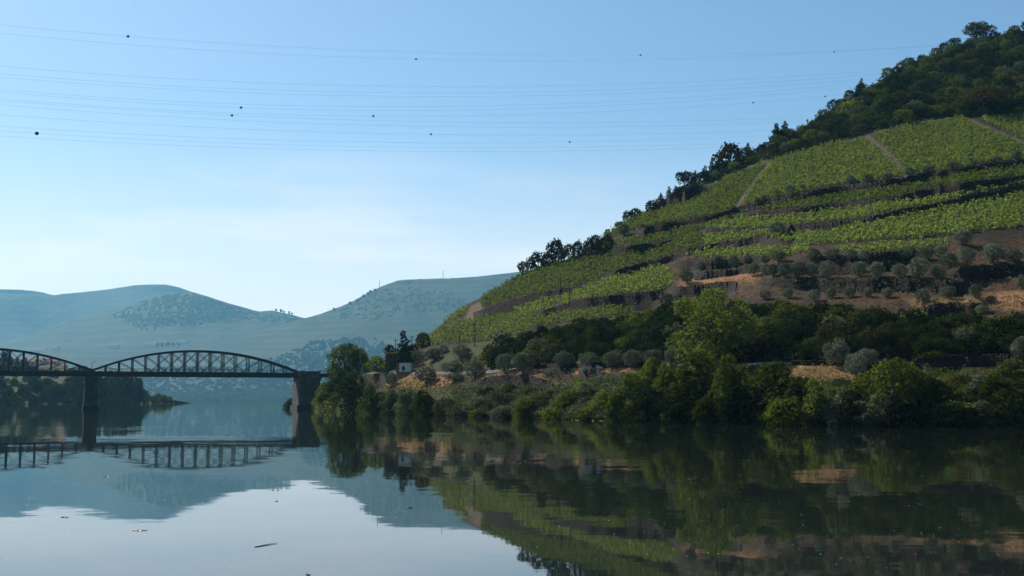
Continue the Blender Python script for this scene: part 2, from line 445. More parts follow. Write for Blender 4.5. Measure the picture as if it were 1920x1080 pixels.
TRACK = [([(1626,259),(1655,280),(1680,305),(1702,331)], 5.0), ([(1812,225),(1850,240),(1890,256),(1930,274),(1990,298)], 3.5), ([(1441,308),(1420,333),(1398,363),(1380,388)], 3.0),
         ([(988,702),(1010,708),(1035,717),(1060,724)], 2.6), ([(880,600),(886,580),(897,572),(900,590)], 5.0)]
GREEN_POLY = [[(540,790),(540,690),(700,700),(850,720),(1000,726),(1090,712),(1250,695),(1480,690),(1480,712),(1620,716),(1700,700),(2290,690),(2290,830),(540,830)],
              [(800,660),(900,640),(960,632),(1100,600),(1240,580),(1440,575),(2290,610),(2290,670),(1500,685),(1200,690),(930,690),(850,690)],
              [(700,690),(740,655),(830,600),(800,660),(850,690),(720,700)],
              [(1200,400),(1320,352),(1440,306),(1560,270),(1700,233),(1830,220),(2290,165),(2290,0),(540,0)]]
dirt = np.zeros((NR, NC), bool)
for q in DIRT_POLY: dirt |= inside(q, P2, PYG)
straw = np.zeros((NR, NC), bool)
for q in STRAW_POLY: straw |= inside(q, P2, PYG)
orange = np.zeros((NR, NC), bool)
for q in ORANGE_POLY: orange |= inside(q, P2, PYG)
green = np.zeros((NR, NC), bool)
for q in GREEN_POLY: green |= inside(q, P2, PYG)
track = np.zeros((NR, NC), bool)
for line, hw in TRACK:
    for (x0, y0), (x1, y1) in zip(line, line[1:]):
        dx, dy = x1 - x0, y1 - y0
        tt = np.clip(((P2 - x0) * dx + (PYG - y0) * dy) / (dx * dx + dy * dy), 0, 1)
        track |= np.hypot(P2 - x0 - tt * dx, PYG - y0 - tt * dy) < hw
lip = np.zeros((NR, NC))
for lab, top, bot in WALLS:
    T = interp(PX, top)
    on = (PX >= top[0][0]) & (PX <= top[-1][0])
    lip = np.maximum(lip, np.clip(1 - np.abs(PYG - (T[None] - 2.5)) / 3.0, 0, 1) * on[None])

# the mesh: two rows under water, the slope, then the far side falling away
V = [at(PX, PYW, Dw) + np.array([0, -9, -3.0]), at(PX, PYW, Dw) + np.array([0, -2.0, -0.7])]
for i in range(NR): V.append(at(PX, PYG[i], DG[i]))
V = np.stack(V)
top = V[-1].copy()
back = []
for k, (dy, dz) in enumerate(((12, -0.6), (35, -5), (90, -24), (200, -75), (340, -140))):
    q = top.copy(); q[:, 1] += dy; q[:, 0] += dy * 0.18; q[:, 2] = np.maximum(top[:, 2] + dz, -3.0 - k * 0.2); back.append(q)
V = np.concatenate([V, np.stack(back)])
nr = V.shape[0]
hill_mesh = mesh_np('vineyard_hill', V, grid_faces(nr, NC), 4, True)
def add_attr(mesh, name, arr):
    a = mesh.attributes.new(name, 'FLOAT', 'POINT'); a.data.foreach_set('value', np.asarray(arr, np.float32).ravel())
def pad(A): return np.concatenate([np.repeat(A[:1], 2, 0), A, np.repeat(A[-1:], len(back), 0)])
for nm, arr in (('bare', np.maximum(soft(dirt, 4), np.maximum(soft(track, 1), lip * 0.25))), ('straw', soft(straw, 3)), ('orange', soft(orange, 3)), ('green', soft(green & ~dirt & ~track, 4)), ('bank', soft(WM > 0.5, 1)), ('track', soft(track, 1))):
    add_attr(hill_mesh, nm, pad(arr))

m, nt, N, L, out = new_mat('hill_ground')
g = N.new('ShaderNodeNewGeometry').outputs['Position']
n1 = noise(N, L, 0.12, 6, 0.6, g); n2 = noise(N, L, 1.1, 7, 0.65, g); n3 = noise(N, L, 3.2, 4, 0.6, g)
soil = mixc(N, L, rng_map(N, L, n2, 0.3, 0.7), (0.012, 0.009, 0.006), (0.028, 0.020, 0.013))
bare = mixc(N, L, rng_map(N, L, n2, 0.35, 0.68), (0.022, 0.013, 0.008), (0.088, 0.047, 0.023))
bare = mixc(N, L, rng_map(N, L, n1, 0.45, 0.65), bare, (0.028, 0.018, 0.011))
strawc = mixc(N, L, rng_map(N, L, n3, 0.3, 0.7), (0.33, 0.20, 0.085), (0.17, 0.115, 0.05))
grass = mixc(N, L, rng_map(N, L, n2, 0.35, 0.7), (0.020, 0.030, 0.010), (0.055, 0.060, 0.020))
trackc = mixc(N, L, rng_map(N, L, n3, 0.3, 0.7), (0.105, 0.082, 0.058), (0.065, 0.05, 0.036))
bankc = mixc(N, L, rng_map(N, L, n3, 0.3, 0.7), (0.024, 0.018, 0.014), (0.012, 0.009, 0.007))
c = mixc(N, L, attr(N, 'green'), soil, grass)
c = mixc(N, L, math_n(N, L, 'MULTIPLY', attr(N, 'bare'), rng_map(N, L, n2, 0.25, 0.5, 0.55, 1.0)), c, bare)
c = mixc(N, L, math_n(N, L, 'MULTIPLY', attr(N, 'straw'), rng_map(N, L, n1, 0.35, 0.6, 0.2, 0.9)), c, strawc)
c = mixc(N, L, math_n(N, L, 'MULTIPLY', attr(N, 'orange'), rng_map(N, L, n2, 0.3, 0.5, 0.25, 1.0)), c, mixc(N, L, rng_map(N, L, n3, 0.3, 0.7), (0.30, 0.155, 0.075), (0.15, 0.08, 0.042)))
c = mixc(N, L, attr(N, 'track'), c, trackc)
c = mixc(N, L, attr(N, 'bank'), c, bankc)
principled(N, L, out, c, 0.95, 0.1, n2, 0.9, 0.45)
M_GROUND = m
hill = link('vineyard_hill', hill_mesh, M_GROUND); tag(hill, kind='structure')

# the walls themselves: rough slabs standing in front of the steps
m, nt, N, L, out = new_mat('schist_wall')
g = N.new('ShaderNodeNewGeometry').outputs['Position']
mp = N.new('ShaderNodeMapping'); mp.inputs['Scale'].default_value = (1.0, 1.0, 2.6); L.new(g, mp.inputs['Vector'])
vor = N.new('ShaderNodeTexVoronoi'); vor.inputs['Scale'].default_value = 1.9; L.new(mp.outputs['Vector'], vor.inputs['Vector'])
n2 = noise(N, L, 1.3, 6, 0.65, g)
c = mixc(N, L, rng_map(N, L, n2, 0.3, 0.7), (0.013, 0.011, 0.009), (0.032, 0.025, 0.020))
c = mixc(N, L, math_n(N, L, 'MULTIPLY', rng_map(N, L, vor.outputs['Distance'], 0.0, 0.5), 0.6), c, (0.040, 0.033, 0.028))
principled(N, L, out, c, 0.95, 0.1, vor.outputs['Distance'], 1.0, 0.35)
M_WALL = m
def build_wall(label, topl, botl, i):
    a, b = max(topl[0][0], botl[0][0]), min(topl[-1][0], botl[-1][0], 2295)
    xs = np.arange(a, b + 0.1, 3.0); T = interp(xs, topl) - 0.7; B = np.maximum(interp(xs, botl) + 1.8, T + 0.6)
    rs = np.random.RandomState(100 + i)
    p_top = ground(xs, T); p_bot = ground(xs, B)
    rows = []
    lipj = rs.uniform(0.0, 0.35, len(xs))
    bk = p_top + np.array([0, 0.8, -0.3]); rows.append(bk)
    q = p_top.copy(); q[:, 1] += 0.25; q[:, 2] += 0.12 + lipj; rows.append(q)
    for f in (0.02, 0.2, 0.4, 0.6, 0.8, 1.0):
        q = p_top * (1 - f) + p_bot * f
        q[:, 1] -= 0.35 + rs.uniform(-0.05, 0.05, len(xs)) + 0.12 * wob(xs / 9, xs * 0 + f * 3, i); q[:, 0] += rs.uniform(-0.05, 0.05, len(xs))
        q[:, 2] += (0.10 + lipj) * (1 - f) - 0.15 * (f == 1.0)
        rows.append(q)
    q = p_bot.copy(); q[:, 2] -= 0.8; rows.append(q)
    Vw = np.stack(rows); nrw = Vw.shape[0]
    fs = [tuple(int(k) for k in f) for f in grid_faces(nrw, len(xs))[:, ::-1]]
    n = len(xs)
    fs.append(tuple(r * n for r in range(nrw))); fs.append(tuple(r * n + n - 1 for r in range(nrw - 1, -1, -1)))
    me = bpy.data.meshes.new('terrace_wall'); me.from_pydata([tuple(map(float, p)) for p in Vw.reshape(-1, 3)], [], fs); me.update()
    o = link('terrace_wall', me, M_WALL)
    tag(o, label, 'wall', 'retaining walls of the hill terraces')
for i, (lab, tp, bt) in enumerate(WALLS): build_wall(lab, tp, bt, i)

# ------------------------------------------------------------------ the river
m, nt, N, L, out = new_mat('river_water')
g = N.new('ShaderNodeNewGeometry').outputs['Position']
def slopes(scale, amp, stretch):
    mp = N.new('ShaderNodeMapping'); mp.inputs['Scale'].default_value = (scale * stretch, scale, scale); L.new(g, mp.inputs['Vector'])
    n = N.new('ShaderNodeTexNoise'); n.inputs['Scale'].default_value = 1.0; n.inputs['Detail'].default_value = 2.0; L.new(mp.outputs['Vector'], n.inputs['Vector'])
    sub = N.new('ShaderNodeVectorMath'); sub.operation = 'SUBTRACT'; L.new(n.outputs['Color'], sub.inputs[0]); sub.inputs[1].default_value = (0.5, 0.5, 0.5)
    mul = N.new('ShaderNodeVectorMath'); mul.operation = 'MULTIPLY'; L.new(sub.outputs[0], mul.inputs[0]); mul.inputs[1].default_value = (amp, amp, 0.0)
    return mul.outputs[0]
def vadd(a, b):
    n = N.new('ShaderNodeVectorMath'); n.operation = 'ADD'; L.new(a, n.inputs[0]); L.new(b, n.inputs[1]); return n.outputs[0]
fine = slopes(2.2, 0.012, 0.5)
mid = slopes(0.5, 0.012, 0.45)
big = slopes(0.09, 0.008, 0.4)
patch_n = noise(N, L, 0.018, 3, 0.5, g)
sc = N.new('ShaderNodeVectorMath'); sc.operation = 'SCALE'; L.new(vadd(fine, mid), sc.inputs[0]); L.new(rng_map(N, L, patch_n, 0.42, 0.62, 0.35, 1.25), sc.inputs['Scale'])
tot = vadd(sc.outputs[0], big)
up = N.new('ShaderNodeVectorMath'); up.operation = 'ADD'; L.new(tot, up.inputs[0]); up.inputs[1].default_value = (0, 0, 1)
nm = N.new('ShaderNodeVectorMath'); nm.operation = 'NORMALIZE'; L.new(up.outputs[0], nm.inputs[0])
p = N.new('ShaderNodeBsdfPrincipled')
p.inputs['Base Color'].default_value = (0.010, 0.016, 0.013, 1)
p.inputs['Roughness'].default_value = 0.02; p.inputs['IOR'].default_value = 1.36; p.inputs['Specular IOR Level'].default_value = 0.5
L.new(nm.outputs[0], p.inputs['Normal']); L.new(p.outputs['BSDF'], out.inputs['Surface'])
M_WATER = m
xs = [-6800, -1200, -500, -200, 0, 200, 500, 1200, 6800]; ys = [-150, 0, 30, 80, 160, 300, 500, 800, 1400, 2600, 5600, 11500]
vw = [(x, y, 0.0) for y in ys for x in xs]
river = link('river', mesh_np('river', vw, grid_faces(len(ys), len(xs)), 4), M_WATER); tag(river, kind='structure')
bed = link('river_bed', mesh_np('river_bed', [(-6850, -200, -6), (6850, -200, -6), (6850, 11550, -6), (-6850, 11550, -6)], [0, 1, 2, 3], 4), plain('river_mud', (0.05, 0.045, 0.03), (0.08, 0.07, 0.05), 0.3)); tag(bed, kind='structure')

# unseen valley slope on this side, behind the viewer, added to cut sky fill
xs = np.linspace(-700, 700, 60); ds = np.array([3.0, 6, 14, 40, 90, 160, 260, 380, 520]); hs = np.array([-3.0, 0.4, 1.6, 8, 34, 72, 120, 165, 190])
Xb, Yb = np.meshgrid(xs, -ds); Zb = np.repeat(hs[:, None], 60, 1) * (1 + 0.12 * wob(Xb / 120, Yb / 90, 15)); Zb[0] = -3
nearb = link('unseen_near_bank', mesh_np('unseen_near_bank', np.stack([Xb, Yb, Zb], -1), grid_faces(len(ds), 60)[:, ::-1], 4, True), plain('near_bank_scrub', (0.03, 0.04, 0.015), (0.09, 0.075, 0.04), 0.08)); tag(nearb, kind='structure')
# ------------------------------------------------------------------ far hills
def far_mat(name, a, b, c3, stripe, stripe_amt, patch=0.0013):
    m, nt, N, L, out = new_mat(name)
    g = N.new('ShaderNodeNewGeometry').outputs['Position']
    n1 = noise(N, L, patch, 5, 0.55, g); n2 = noise(N, L, 0.011, 6, 0.65, g); n3 = noise(N, L, 0.0045, 3, 0.5, g)
    col = mixc(N, L, rng_map(N, L, n1, 0.42, 0.58), a, b)
    sep = N.new('ShaderNodeSeparateXYZ'); L.new(g, sep.inputs[0])
    zz = math_n(N, L, 'ADD', math_n(N, L, 'MULTIPLY', sep.outputs['Z'], stripe), math_n(N, L, 'MULTIPLY', n3, 6.0))
    st = rng_map(N, L, math_n(N, L, 'SINE', zz), 0.2, 0.9)
    col = mixc(N, L, math_n(N, L, 'MULTIPLY', st, math_n(N, L, 'MULTIPLY', rng_map(N, L, n1, 0.40, 0.52), stripe_amt)), col, c3)
    col = mixc(N, L, rng_map(N, L, n2, 0.45, 0.75, 0.0, 0.65), col, (0.016, 0.026, 0.012))
    principled(N, L, out, col, 0.95, 0.1, n2, 0.8, 27.0)
    return m
def far_hill(name, skyl, D0, D1, x0, x1, mat, base=751.5, seed=0, amp=0.03, n=220, nr=70, back=900):
    xs = np.linspace(x0, x1, n); top_ = interp(xs, skyl) + 0.5 * wob(xs / 9, xs * 0, seed + 9) + 0.35 * wob(xs / 3, xs * 0, seed + 8)
    b0 = np.full(n, base) if not hasattr(base, '__len__') else interp(xs, base)
    top_ = np.minimum(top_, b0 - 0.3)
    k = np.linspace(0, 1, nr)[:, None]
    PYh = b0[None] + (top_ - b0)[None] * k
    d0 = np.full(n, float(D0)) if not hasattr(D0, '__len__') else interp(xs, D0)
    d1 = np.full(n, float(D1)) if not hasattr(D1, '__len__') else interp(xs, D1)
    LD = np.log(d0)[None] + np.log(d1 / d0)[None] * k ** 0.9
    X2 = np.repeat(xs[None], nr, 0)
    rr = np.clip(k * 5, 0, 1)
    LD = LD + rr * (amp * wob(X2 / 70 + PYh / 120, PYh / 90, seed) + amp * 0.35 * wob(X2 / 22, PYh / 30, seed + 1))
    Dh = np.exp(LD)
    Vh = at(X2, PYh, Dh)
    low = Vh[:1].copy(); low[..., 2] -= 12; low[..., 1] -= 15
    bks = []
    for dy, dz in ((150, -30), (450, -300), (back, -800)):
        q = Vh[-1:].copy(); q[..., 1] += dy; q[..., 2] = np.maximum(q[..., 2] + dz, -4); bks.append(q)
    Vh2 = np.concatenate([low, Vh] + bks)
    o = link(name, mesh_np(name, Vh2, grid_faces(Vh2.shape[0], n), 4, True), mat); tag(o, kind='structure')
    def pt(px, py):
        px = np.atleast_1d(np.asarray(px, float)); py = np.atleast_1d(np.asarray(py, float))
        j = np.clip(np.round((px - x0) / (x1 - x0) * (n - 1)).astype(int), 0, n - 1)
        kk = np.clip((py - b0[j]) / (top_[j] - b0[j]), 0, 1)
        i = np.clip(np.round(kk * (nr - 1)).astype(int), 0, nr - 1)
        return Vh[i, j]
    return pt
M_FAR1 = far_mat('far_hill_terraces', (0.006, 0.019, 0.009), (0.023, 0.042, 0.021), (0.044, 0.060, 0.033), 0.16, 0.85)
M_FAR2 = far_mat('distant_hill_scrub', (0.008, 0.022, 0.010), (0.028, 0.046, 0.024), (0.055, 0.068, 0.04), 0.11, 0.6, 0.0009)
SKY1 = [(-400,546),(0,543),(35,543),(70,546),(95,552),(140,562),(220,580)]
SKY2 = [(-400,566),(0,550),(100,553),(140,549),(200,543),(255,534),(310,533),(335,539),(370,550),(420,566),(470,582),(540,597),(600,625)]
SKY3 = [(-400,700),(-100,668),(30,636),(110,606),(180,588),(230,577),(270,560),(310,549),(345,547),(372,551),(420,566),(470,580),(485,584),(510,582),(540,588),(572,597),(620,625),(700,680)]
SKY4 = [(-400,700),(-200,690),(0,675),(50,664),(100,656),(180,653),(260,650),(320,648),(370,641),(420,633),(470,623),(520,612),(570,597.5),(605,587),(640,574),(665,563),(690,549),(715,537),(745,526),(762,524),(800,523),(860,521),(910,517),(970,510),(1040,500),(1200,485),(1400,480)]
far_hill('farthest_hill', SKY1, 10600, 10900, -380, 230, M_FAR2, 700, 11, 0.01, 80, 24, 400)
pt2 = far_hill('distant_hill', SKY2, 8600, 10300, -380, 600, M_FAR2, 751.3, 21, 0.03)
pt3 = far_hill('middle_hill', SKY3, 5900, 7900, -380, 700, M_FAR2, 751.6, 31, 0.03)
pt4 = far_hill('terraced_far_hill', SKY4, 4600, 6700, -380, 1400, M_FAR1, 754.2, 41, 0.022, 420, 110)
SKYL = [(-400,655),(-200,660),(0,670),(60,677),(110,686),(150,696),(200,712),(250,728),(300,744),(326,751),(336,756)]
DL = [(-400,800),(0,885),(330,1040)]
ptL = far_hill('left_bank', SKYL, DL, [(-400,1000),(0,1120),(330,1060)], -380, 323, plain('left_bank_scrub', (0.022, 0.030, 0.012), (0.06, 0.056, 0.026), 0.03, 0.95, 0.1, 0.5, 1.0), [(-400,758.8),(0,757.8),(340,756.5)], 51, 0.01, 160, 40, 120)

# ------------------------------------------------------------------ iron bridge
M_IRON = plain('painted_iron', (0.006, 0.014, 0.015), (0.013, 0.025, 0.026), 0.8, 0.55, 0.4, 0.1, 0.02)
M_STONE = plain('granite_blocks', (0.050, 0.046, 0.043), (0.11, 0.098, 0.088), 0.7, 0.9, 0.15, 0.5, 0.12)
M_WET = plain('wet_stone', (0.014, 0.014, 0.013), (0.03, 0.03, 0.026), 0.7, 0.5, 0.3, 0.4, 0.1)
BA = R(20.0)
BO = Vector((-111.2, 430.0, 0.0)); BX = Vector((math.cos(BA), math.sin(BA), 0)); BY = Vector((-math.sin(BA), math.cos(BA), 0))
def bp(s, w, z): return BO + BX * s + BY * w + Vector((0, 0, z))
bridge = thing('iron_bridge', bp(-33.8, 0, 0), 'dark iron truss bridge with two bowstring arches crossing the river', 'bridge')
Bi = Matrix.Translation(-Vector(bridge.location))
def bpart(name, mb, smooth=False, label=None):
    o = mb.build(name, M_IRON, bridge, smooth); o.matrix_parent_inverse = Bi
    return o
ZB, ZD = 11.25, 12.85            # underside and top of the deck girder
HW = 3.0
def chord_z(f): return ZD + 0.35 + 7.0 * (1 - abs(2 * f - 1) ** 2.05)
shared = {}
for span, (s0, s1) in enumerate(((-33.8, 35.9), (-103.5, -33.8))):
    nodes = [s0 + (s1 - s0) * i / 16 for i in range(17)]
    for w in (-HW, HW):
        mb = MB()
        for i in range(64):
            f0, f1 = i / 64, (i + 1) / 64
            mb.bar(bp(s0 + (s1 - s0) * f0, w, chord_z(f0)), bp(s0 + (s1 - s0) * f1, w, chord_z(f1)), 0.55, 0.62)
        bpart('top_chord', mb)
        mb = MB(); mb.bar(bp(s0, w, (ZB + ZD) / 2), bp(s1, w, (ZB + ZD) / 2), 0.35, ZD - ZB)
        mb.bar(bp(s0, w, ZD), bp(s1, w, ZD), 0.6, 0.12); mb.bar(bp(s0, w, ZB), bp(s1, w, ZB), 0.6, 0.12)
        bpart('deck_girder', mb)
        for i in range(1, 16):
            mb = MB(); zt = chord_z(i / 16) - 0.25
            for d in (-0.17, 0.17): mb.bar(bp(nodes[i] + d, w, ZD), bp(nodes[i] + d, w, zt), 0.17, 0.34)
            for k in range(int((zt - ZD) / 0.9)): mb.bar(bp(nodes[i] - 0.17, w, ZD + 0.5 + k * 0.9), bp(nodes[i] + 0.17, w, ZD + 0.8 + k * 0.9), 0.04, 0.06)
            bpart('vertical_post', mb)
        dia = [(i, i + 2) for i in range(1, 11)] + [(i, i - 2) for i in range(15, 5, -1)] + [(0, 1), (16, 15)]
        for a, b in dia:
            pa, pb = bp(nodes[a], w, chord_z(a / 16) - 0.2), bp(nodes[b], w, ZB + 0.2)
            mb = MB()
            off = Vector((0, 0, 0.12))
            mb.bar(pa + off, pb + off, 0.05, 0.09); mb.bar(pa - off, pb - off, 0.05, 0.09)
            n = 9
            for k in range(1, n):
                q = pa.lerp(pb, k / n); mb.bar(q + off, q - off, 0.05, 0.08)
            bpart('diagonal_brace', mb)
        mb = MB(); mb.bar(bp(s0, w * 1.25, ZD + 1.05), bp(s1, w * 1.25, ZD + 1.05), 0.06, 0.07); mb.bar(bp(s0, w * 1.25, ZD + 0.6), bp(s1, w * 1.25, ZD + 0.6), 0.04, 0.04)
        for k in range(57):
            s = s0 + (s1 - s0) * k / 56; mb.bar(bp(s, w * 1.25, ZD), bp(s, w * 1.25, ZD + 1.05), 0.04, 0.04)
        bpart('handrail', mb)
    mb = MB(); mb.bar(bp(s0, 0, ZD - 0.42), bp(s1, 0, ZD - 0.42), 2 * HW - 0.4, 0.25)
    bpart('road_deck', mb)
    for i in range(17):
        mb = MB(); mb.bar(bp(nodes[i] + (0.25 if i == 0 else -0.25 if i == 16 else 0), -HW - 0.9, ZB + 0.55), bp(nodes[i] + (0.25 if i == 0 else -0.25 if i == 16 else 0), HW + 0.9, ZB + 0.55), 0.22, 0.5); bpart('cross_beam', mb)
    for i in range(4, 13):
        mb = MB(); z = chord_z(i / 16) - 0.05; mb.bar(bp(nodes[i], -HW, z), bp(nodes[i], HW, z), 0.18, 0.3); bpart('wind_brace', mb)
mb = MB()
for w in (-HW, HW): mb.bar(bp(43.1, w, ZD - 0.85), bp(74, w, ZD - 0.85), 0.35, 1.3)
mb.bar(bp(43.1, 0, ZD - 0.35), bp(74, 0, ZD - 0.35), 2 * HW - 0.4, 0.3)
bpart('approach_girder', mb)
mb = MB()
for w in (-HW, HW):
    mb.bar(bp(43.1, w, ZD + 0.95), bp(74, w, ZD + 0.95), 0.06, 0.07)
    for k in range(24): mb.bar(bp(43.6 + k * 1.3, w, ZD - 0.2), bp(43.6 + k * 1.3, w, ZD + 0.95), 0.04, 0.04)
bpart('approach_handrail', mb)

def stone_pier(s, width, depth, ztop, label, wall_up=0.0):
    Mx = Matrix.Translation(bp(s, 0, 0)) @ Matrix.Rotation(BA, 4, 'Z')
    o = thing('bridge_pier', bp(s, 0, 0), label, 'pier', None, BA)
    courses = 9; z0 = -3.0; h = (ztop - 1.2 - z0) / courses
    for k in range(courses):                                   # masonry in courses, each a little narrower than the one below
        t = 1.14 - 0.14 * (k + 1) / courses
        mb = MB(); mb.box((0, 0, z0 + h * (k + 0.5)), (width * t, depth * t, h - 0.05))
        mb.build('stone_course', M_STONE, o)
    mb = MB(); mb.box((0, 0, 0.0), (width * 1.24, depth * 1.2, 2.6)); mb.build('wet_footing', M_WET, o)
    mb = MB(); mb.box((0, 0, ztop - 0.9), (width * 1.04, depth * 1.03, 0.6)); mb.box((0, 0, ztop - 0.35), (width * 1.10, depth * 1.08, 0.5))
    mb.build('cap', M_STONE, o)
    if wall_up:
        for sy in (-1, 1):
            mb = MB(); mb.box((0, sy * (depth / 2 - 0.4), ztop - 0.1 + wall_up / 2), (width * 1.0, 0.8, wall_up)); mb.box((0, sy * (depth / 2 - 0.4), ztop - 0.1 + wall_up + 0.14), (width * 1.05, 1.0, 0.28)); mb.build('parapet', M_STONE, o)
    return o
stone_pier(-34.0, 4.1, 8.2, ZB, 'slim dark stone pier standing mid river under the meeting of the two arches')
stone_pier(-103.8, 4.1, 8.2, ZB, 'stone pier under the far end of the left arch')
stone_pier(39.6, 7.5, 12.0, ZB, 'massive dark stone abutment tower at the right end of the iron bridge', 2.0)
def lamp(p, h, label):
    o = thing('street_lamp', p, label, 'street lamp', 'lamp posts on the bridge')
    mb = MB(); mb.tube([(0, 0, 0), (0, 0, h * 0.5), (0, 0, h)], [0.11, 0.08, 0.06], 6); mb.build('post', M_IRON, o)
    mb = MB(); mb.tube([(0, 0, h), (0.3, 0, h + 0.12), (0.8, 0, h + 0.12)], 0.05, 5); mb.box((0.9, 0, h + 0.08), (0.5, 0.22, 0.12)); mb.build('lamp_head', M_IRON, o)
lamp(bp(41, -4.5, ZD), 3.2, 'thin lamp post on top of the abutment tower')
lamp(bp(-34, -4.2, ZD), 3.2, 'thin lamp post above the mid river pier')

# ------------------------------------------------------------------ plants: templates
def crown(name, seed, blobs, n, size, jit=0.6, inner=0.35, fit=None):
    """a crown of leaf-sized faces spread through the shells of many clumps"""
    r = np.random.RandomState(seed)
    B = np.array(blobs, float)
    w = B[:, 3] ** 2; w /= w.sum()
    k = r.choice(len(B), n, p=w)
    d = r.normal(size=(n, 3)); d[:, 2] += 0.25; d /= np.linalg.norm(d, axis=1)[:, None]
    rad = B[k, 3] * (1 - inner * r.rand(n) ** 1.5) * (1 + 0.12 * r.normal(size=n))
    p = B[k, :3] + d * rad[:, None]
    keep = np.ones(n, bool)
    for b in B:
        keep &= ~((np.linalg.norm(p - b[:3], axis=1) < b[3] * 0.55))
    p, d = p[keep], d[keep]; n = len(p)
    if fit is not None:
        w_, z0_, z1_ = fit
        for ax in (0, 1):
            lo, hi = np.percentile(p[:, ax], (1.5, 98.5)); p[:, ax] = (p[:, ax] - (lo + hi) / 2) * w_ / (hi - lo)
        lo, hi = np.percentile(p[:, 2], (1.5, 98.5)); p[:, 2] = (p[:, 2] - lo) / (hi - lo) * (z1_ - z0_) + z0_
    nrm = d * (1 - jit) + r.normal(size=(n, 3)) * jit; nrm /= np.linalg.norm(nrm, axis=1)[:, None]
    t = np.cross(nrm, r.normal(size=(n, 3))); t /= np.linalg.norm(t, axis=1)[:, None]
    b = np.cross(nrm, t)
    s = size * r.uniform(0.55, 1.25, n)[:, None]
    e = r.uniform(0.45, 0.9, n)[:, None]
    c = np.stack([p - t * s, p + b * s * e + nrm * s * 0.15, p + t * s, p - b * s * e + nrm * s * 0.1], 1)
    return mesh_np(name, c.reshape(-1, 3), np.arange(4 * n), 4)
def blobs_dome(seed, w, h, z0, n, r0, r1, power=1.0, fill=0.75):
    """clump centres in an upright egg of width w and height h whose lowest point is z0"""
    r = np.random.RandomState(seed); out = []
    for i in range(n):
        a = r.uniform(0, 2 * math.pi); q = r.uniform(-0.85, 1.0)
        ring = math.sqrt(max(0, 1 - q * q)) * (fill + (1 - fill) * r.rand()) * (0.55 + 0.45 * r.rand())
        rr = r.uniform(r0, r1)
        hh = max(0.1, h / 2 - rr)
        out.append((math.cos(a) * ring * max(0.1, w / 2 - rr), math.sin(a) * ring * max(0.1, w / 2 - rr), z0 + h / 2 + q * hh * power, rr))
    out.append((0, 0, z0 + h * 0.5, min(w, h) * 0.30))
    return out
def trunk_mesh(name, seed, h, r0, limbs=3, spread=0.5, lean=0.15, n=6):
    r = random.Random(seed); mb = MB()
    tip = (r.uniform(-lean, lean) * h, r.uniform(-lean, lean) * h, h * 0.62)
    mb.tube([(0, 0, -0.5), (0, 0, 0.05), (tip[0] * 0.4, tip[1] * 0.5, h * 0.3), tip], [r0 * 1.5, r0 * 1.2, r0 * 0.85, r0 * 0.6], n)
    for k in range(limbs):
        a = 2 * math.pi * (k + r.random() * 0.6) / limbs
        st = Vector((tip[0] * 0.7, tip[1] * 0.7, h * r.uniform(0.3, 0.55)))
        en = Vector((math.cos(a) * spread * h * r.uniform(0.5, 0.9), math.sin(a) * spread * h * r.uniform(0.5, 0.9), h * r.uniform(0.75, 1.05)))
        md = st.lerp(en, 0.5) + Vector((math.cos(a), math.sin(a), 0)) * h * 0.06
        mb.tube([st, md, en], [r0 * 0.6, r0 * 0.42, r0 * 0.15], 5)
    return mb.mesh(name, True)
M_BARK = plain('bark', (0.05, 0.04, 0.03), (0.11, 0.09, 0.07), 3.0, 0.95, 0.1, 0.4, 0.03)
M_OLIVE = foliage('olive_leaves', (0.080, 0.098, 0.064), (0.225, 0.250, 0.180), 0.10, (1.2, 1.3, 0.8), 0.3, 0.5, 0.9, 0.18)
M_OLIVE_PALE = foliage('pale_olive_leaves', (0.11, 0.13, 0.09), (0.23, 0.245, 0.185), 0.10, (1.2, 1.3, 0.8), 0.35, 0.5, 0.9, 0.15)
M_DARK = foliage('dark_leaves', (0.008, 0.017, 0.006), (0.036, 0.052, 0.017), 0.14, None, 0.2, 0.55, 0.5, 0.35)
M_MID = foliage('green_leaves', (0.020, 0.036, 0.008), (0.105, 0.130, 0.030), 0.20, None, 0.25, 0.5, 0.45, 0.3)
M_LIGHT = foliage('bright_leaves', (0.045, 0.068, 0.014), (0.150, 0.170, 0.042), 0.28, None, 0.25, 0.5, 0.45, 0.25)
M_YELLOW = foliage('yellow_leaves', (0.1361, 0.1458, 0.0243), (0.2527, 0.2333, 0.0486), 0.35, None, 0.2, 0.55, 0.6, 0.2)
M_BROWN = foliage('brown_leaves', (0.0432, 0.0403, 0.0187), (0.0792, 0.0684, 0.0324), 0.15, None, 0.2, 0.6, 0.5, 0.3)
M_PINE = foliage('pine_needles', (0.0086, 0.0187, 0.0101), (0.0216, 0.0331, 0.0158), 0.06, None, 0.2, 0.6, 0.6, 0.25)
M_GREY = foliage('grey_green_leaves', (0.036, 0.048, 0.027), (0.135, 0.150, 0.092), 0.18, (1.3, 1.4, 0.8), 0.3, 0.5, 0.6, 0.25)
M_AIRY = foliage('airy_leaves', (0.040, 0.064, 0.018), (0.145, 0.172, 0.054), 0.26, None, 0.25, 0.5, 0.6, 0.1)
M_VINE = foliage('vine_leaves', (0.034, 0.058, 0.015), (0.225, 0.272, 0.100), 0.40, (1.3, 1.45, 0.6), 0.1, 0.65, 0.9, 0.15)
M_STRAW = foliage('dry_grass', (0.2016, 0.1440, 0.0576), (0.2880, 0.2232, 0.1008), 0.25, (1.1, 1.1, 0.8), 0.1, 0.8, 0.6, 0.2)

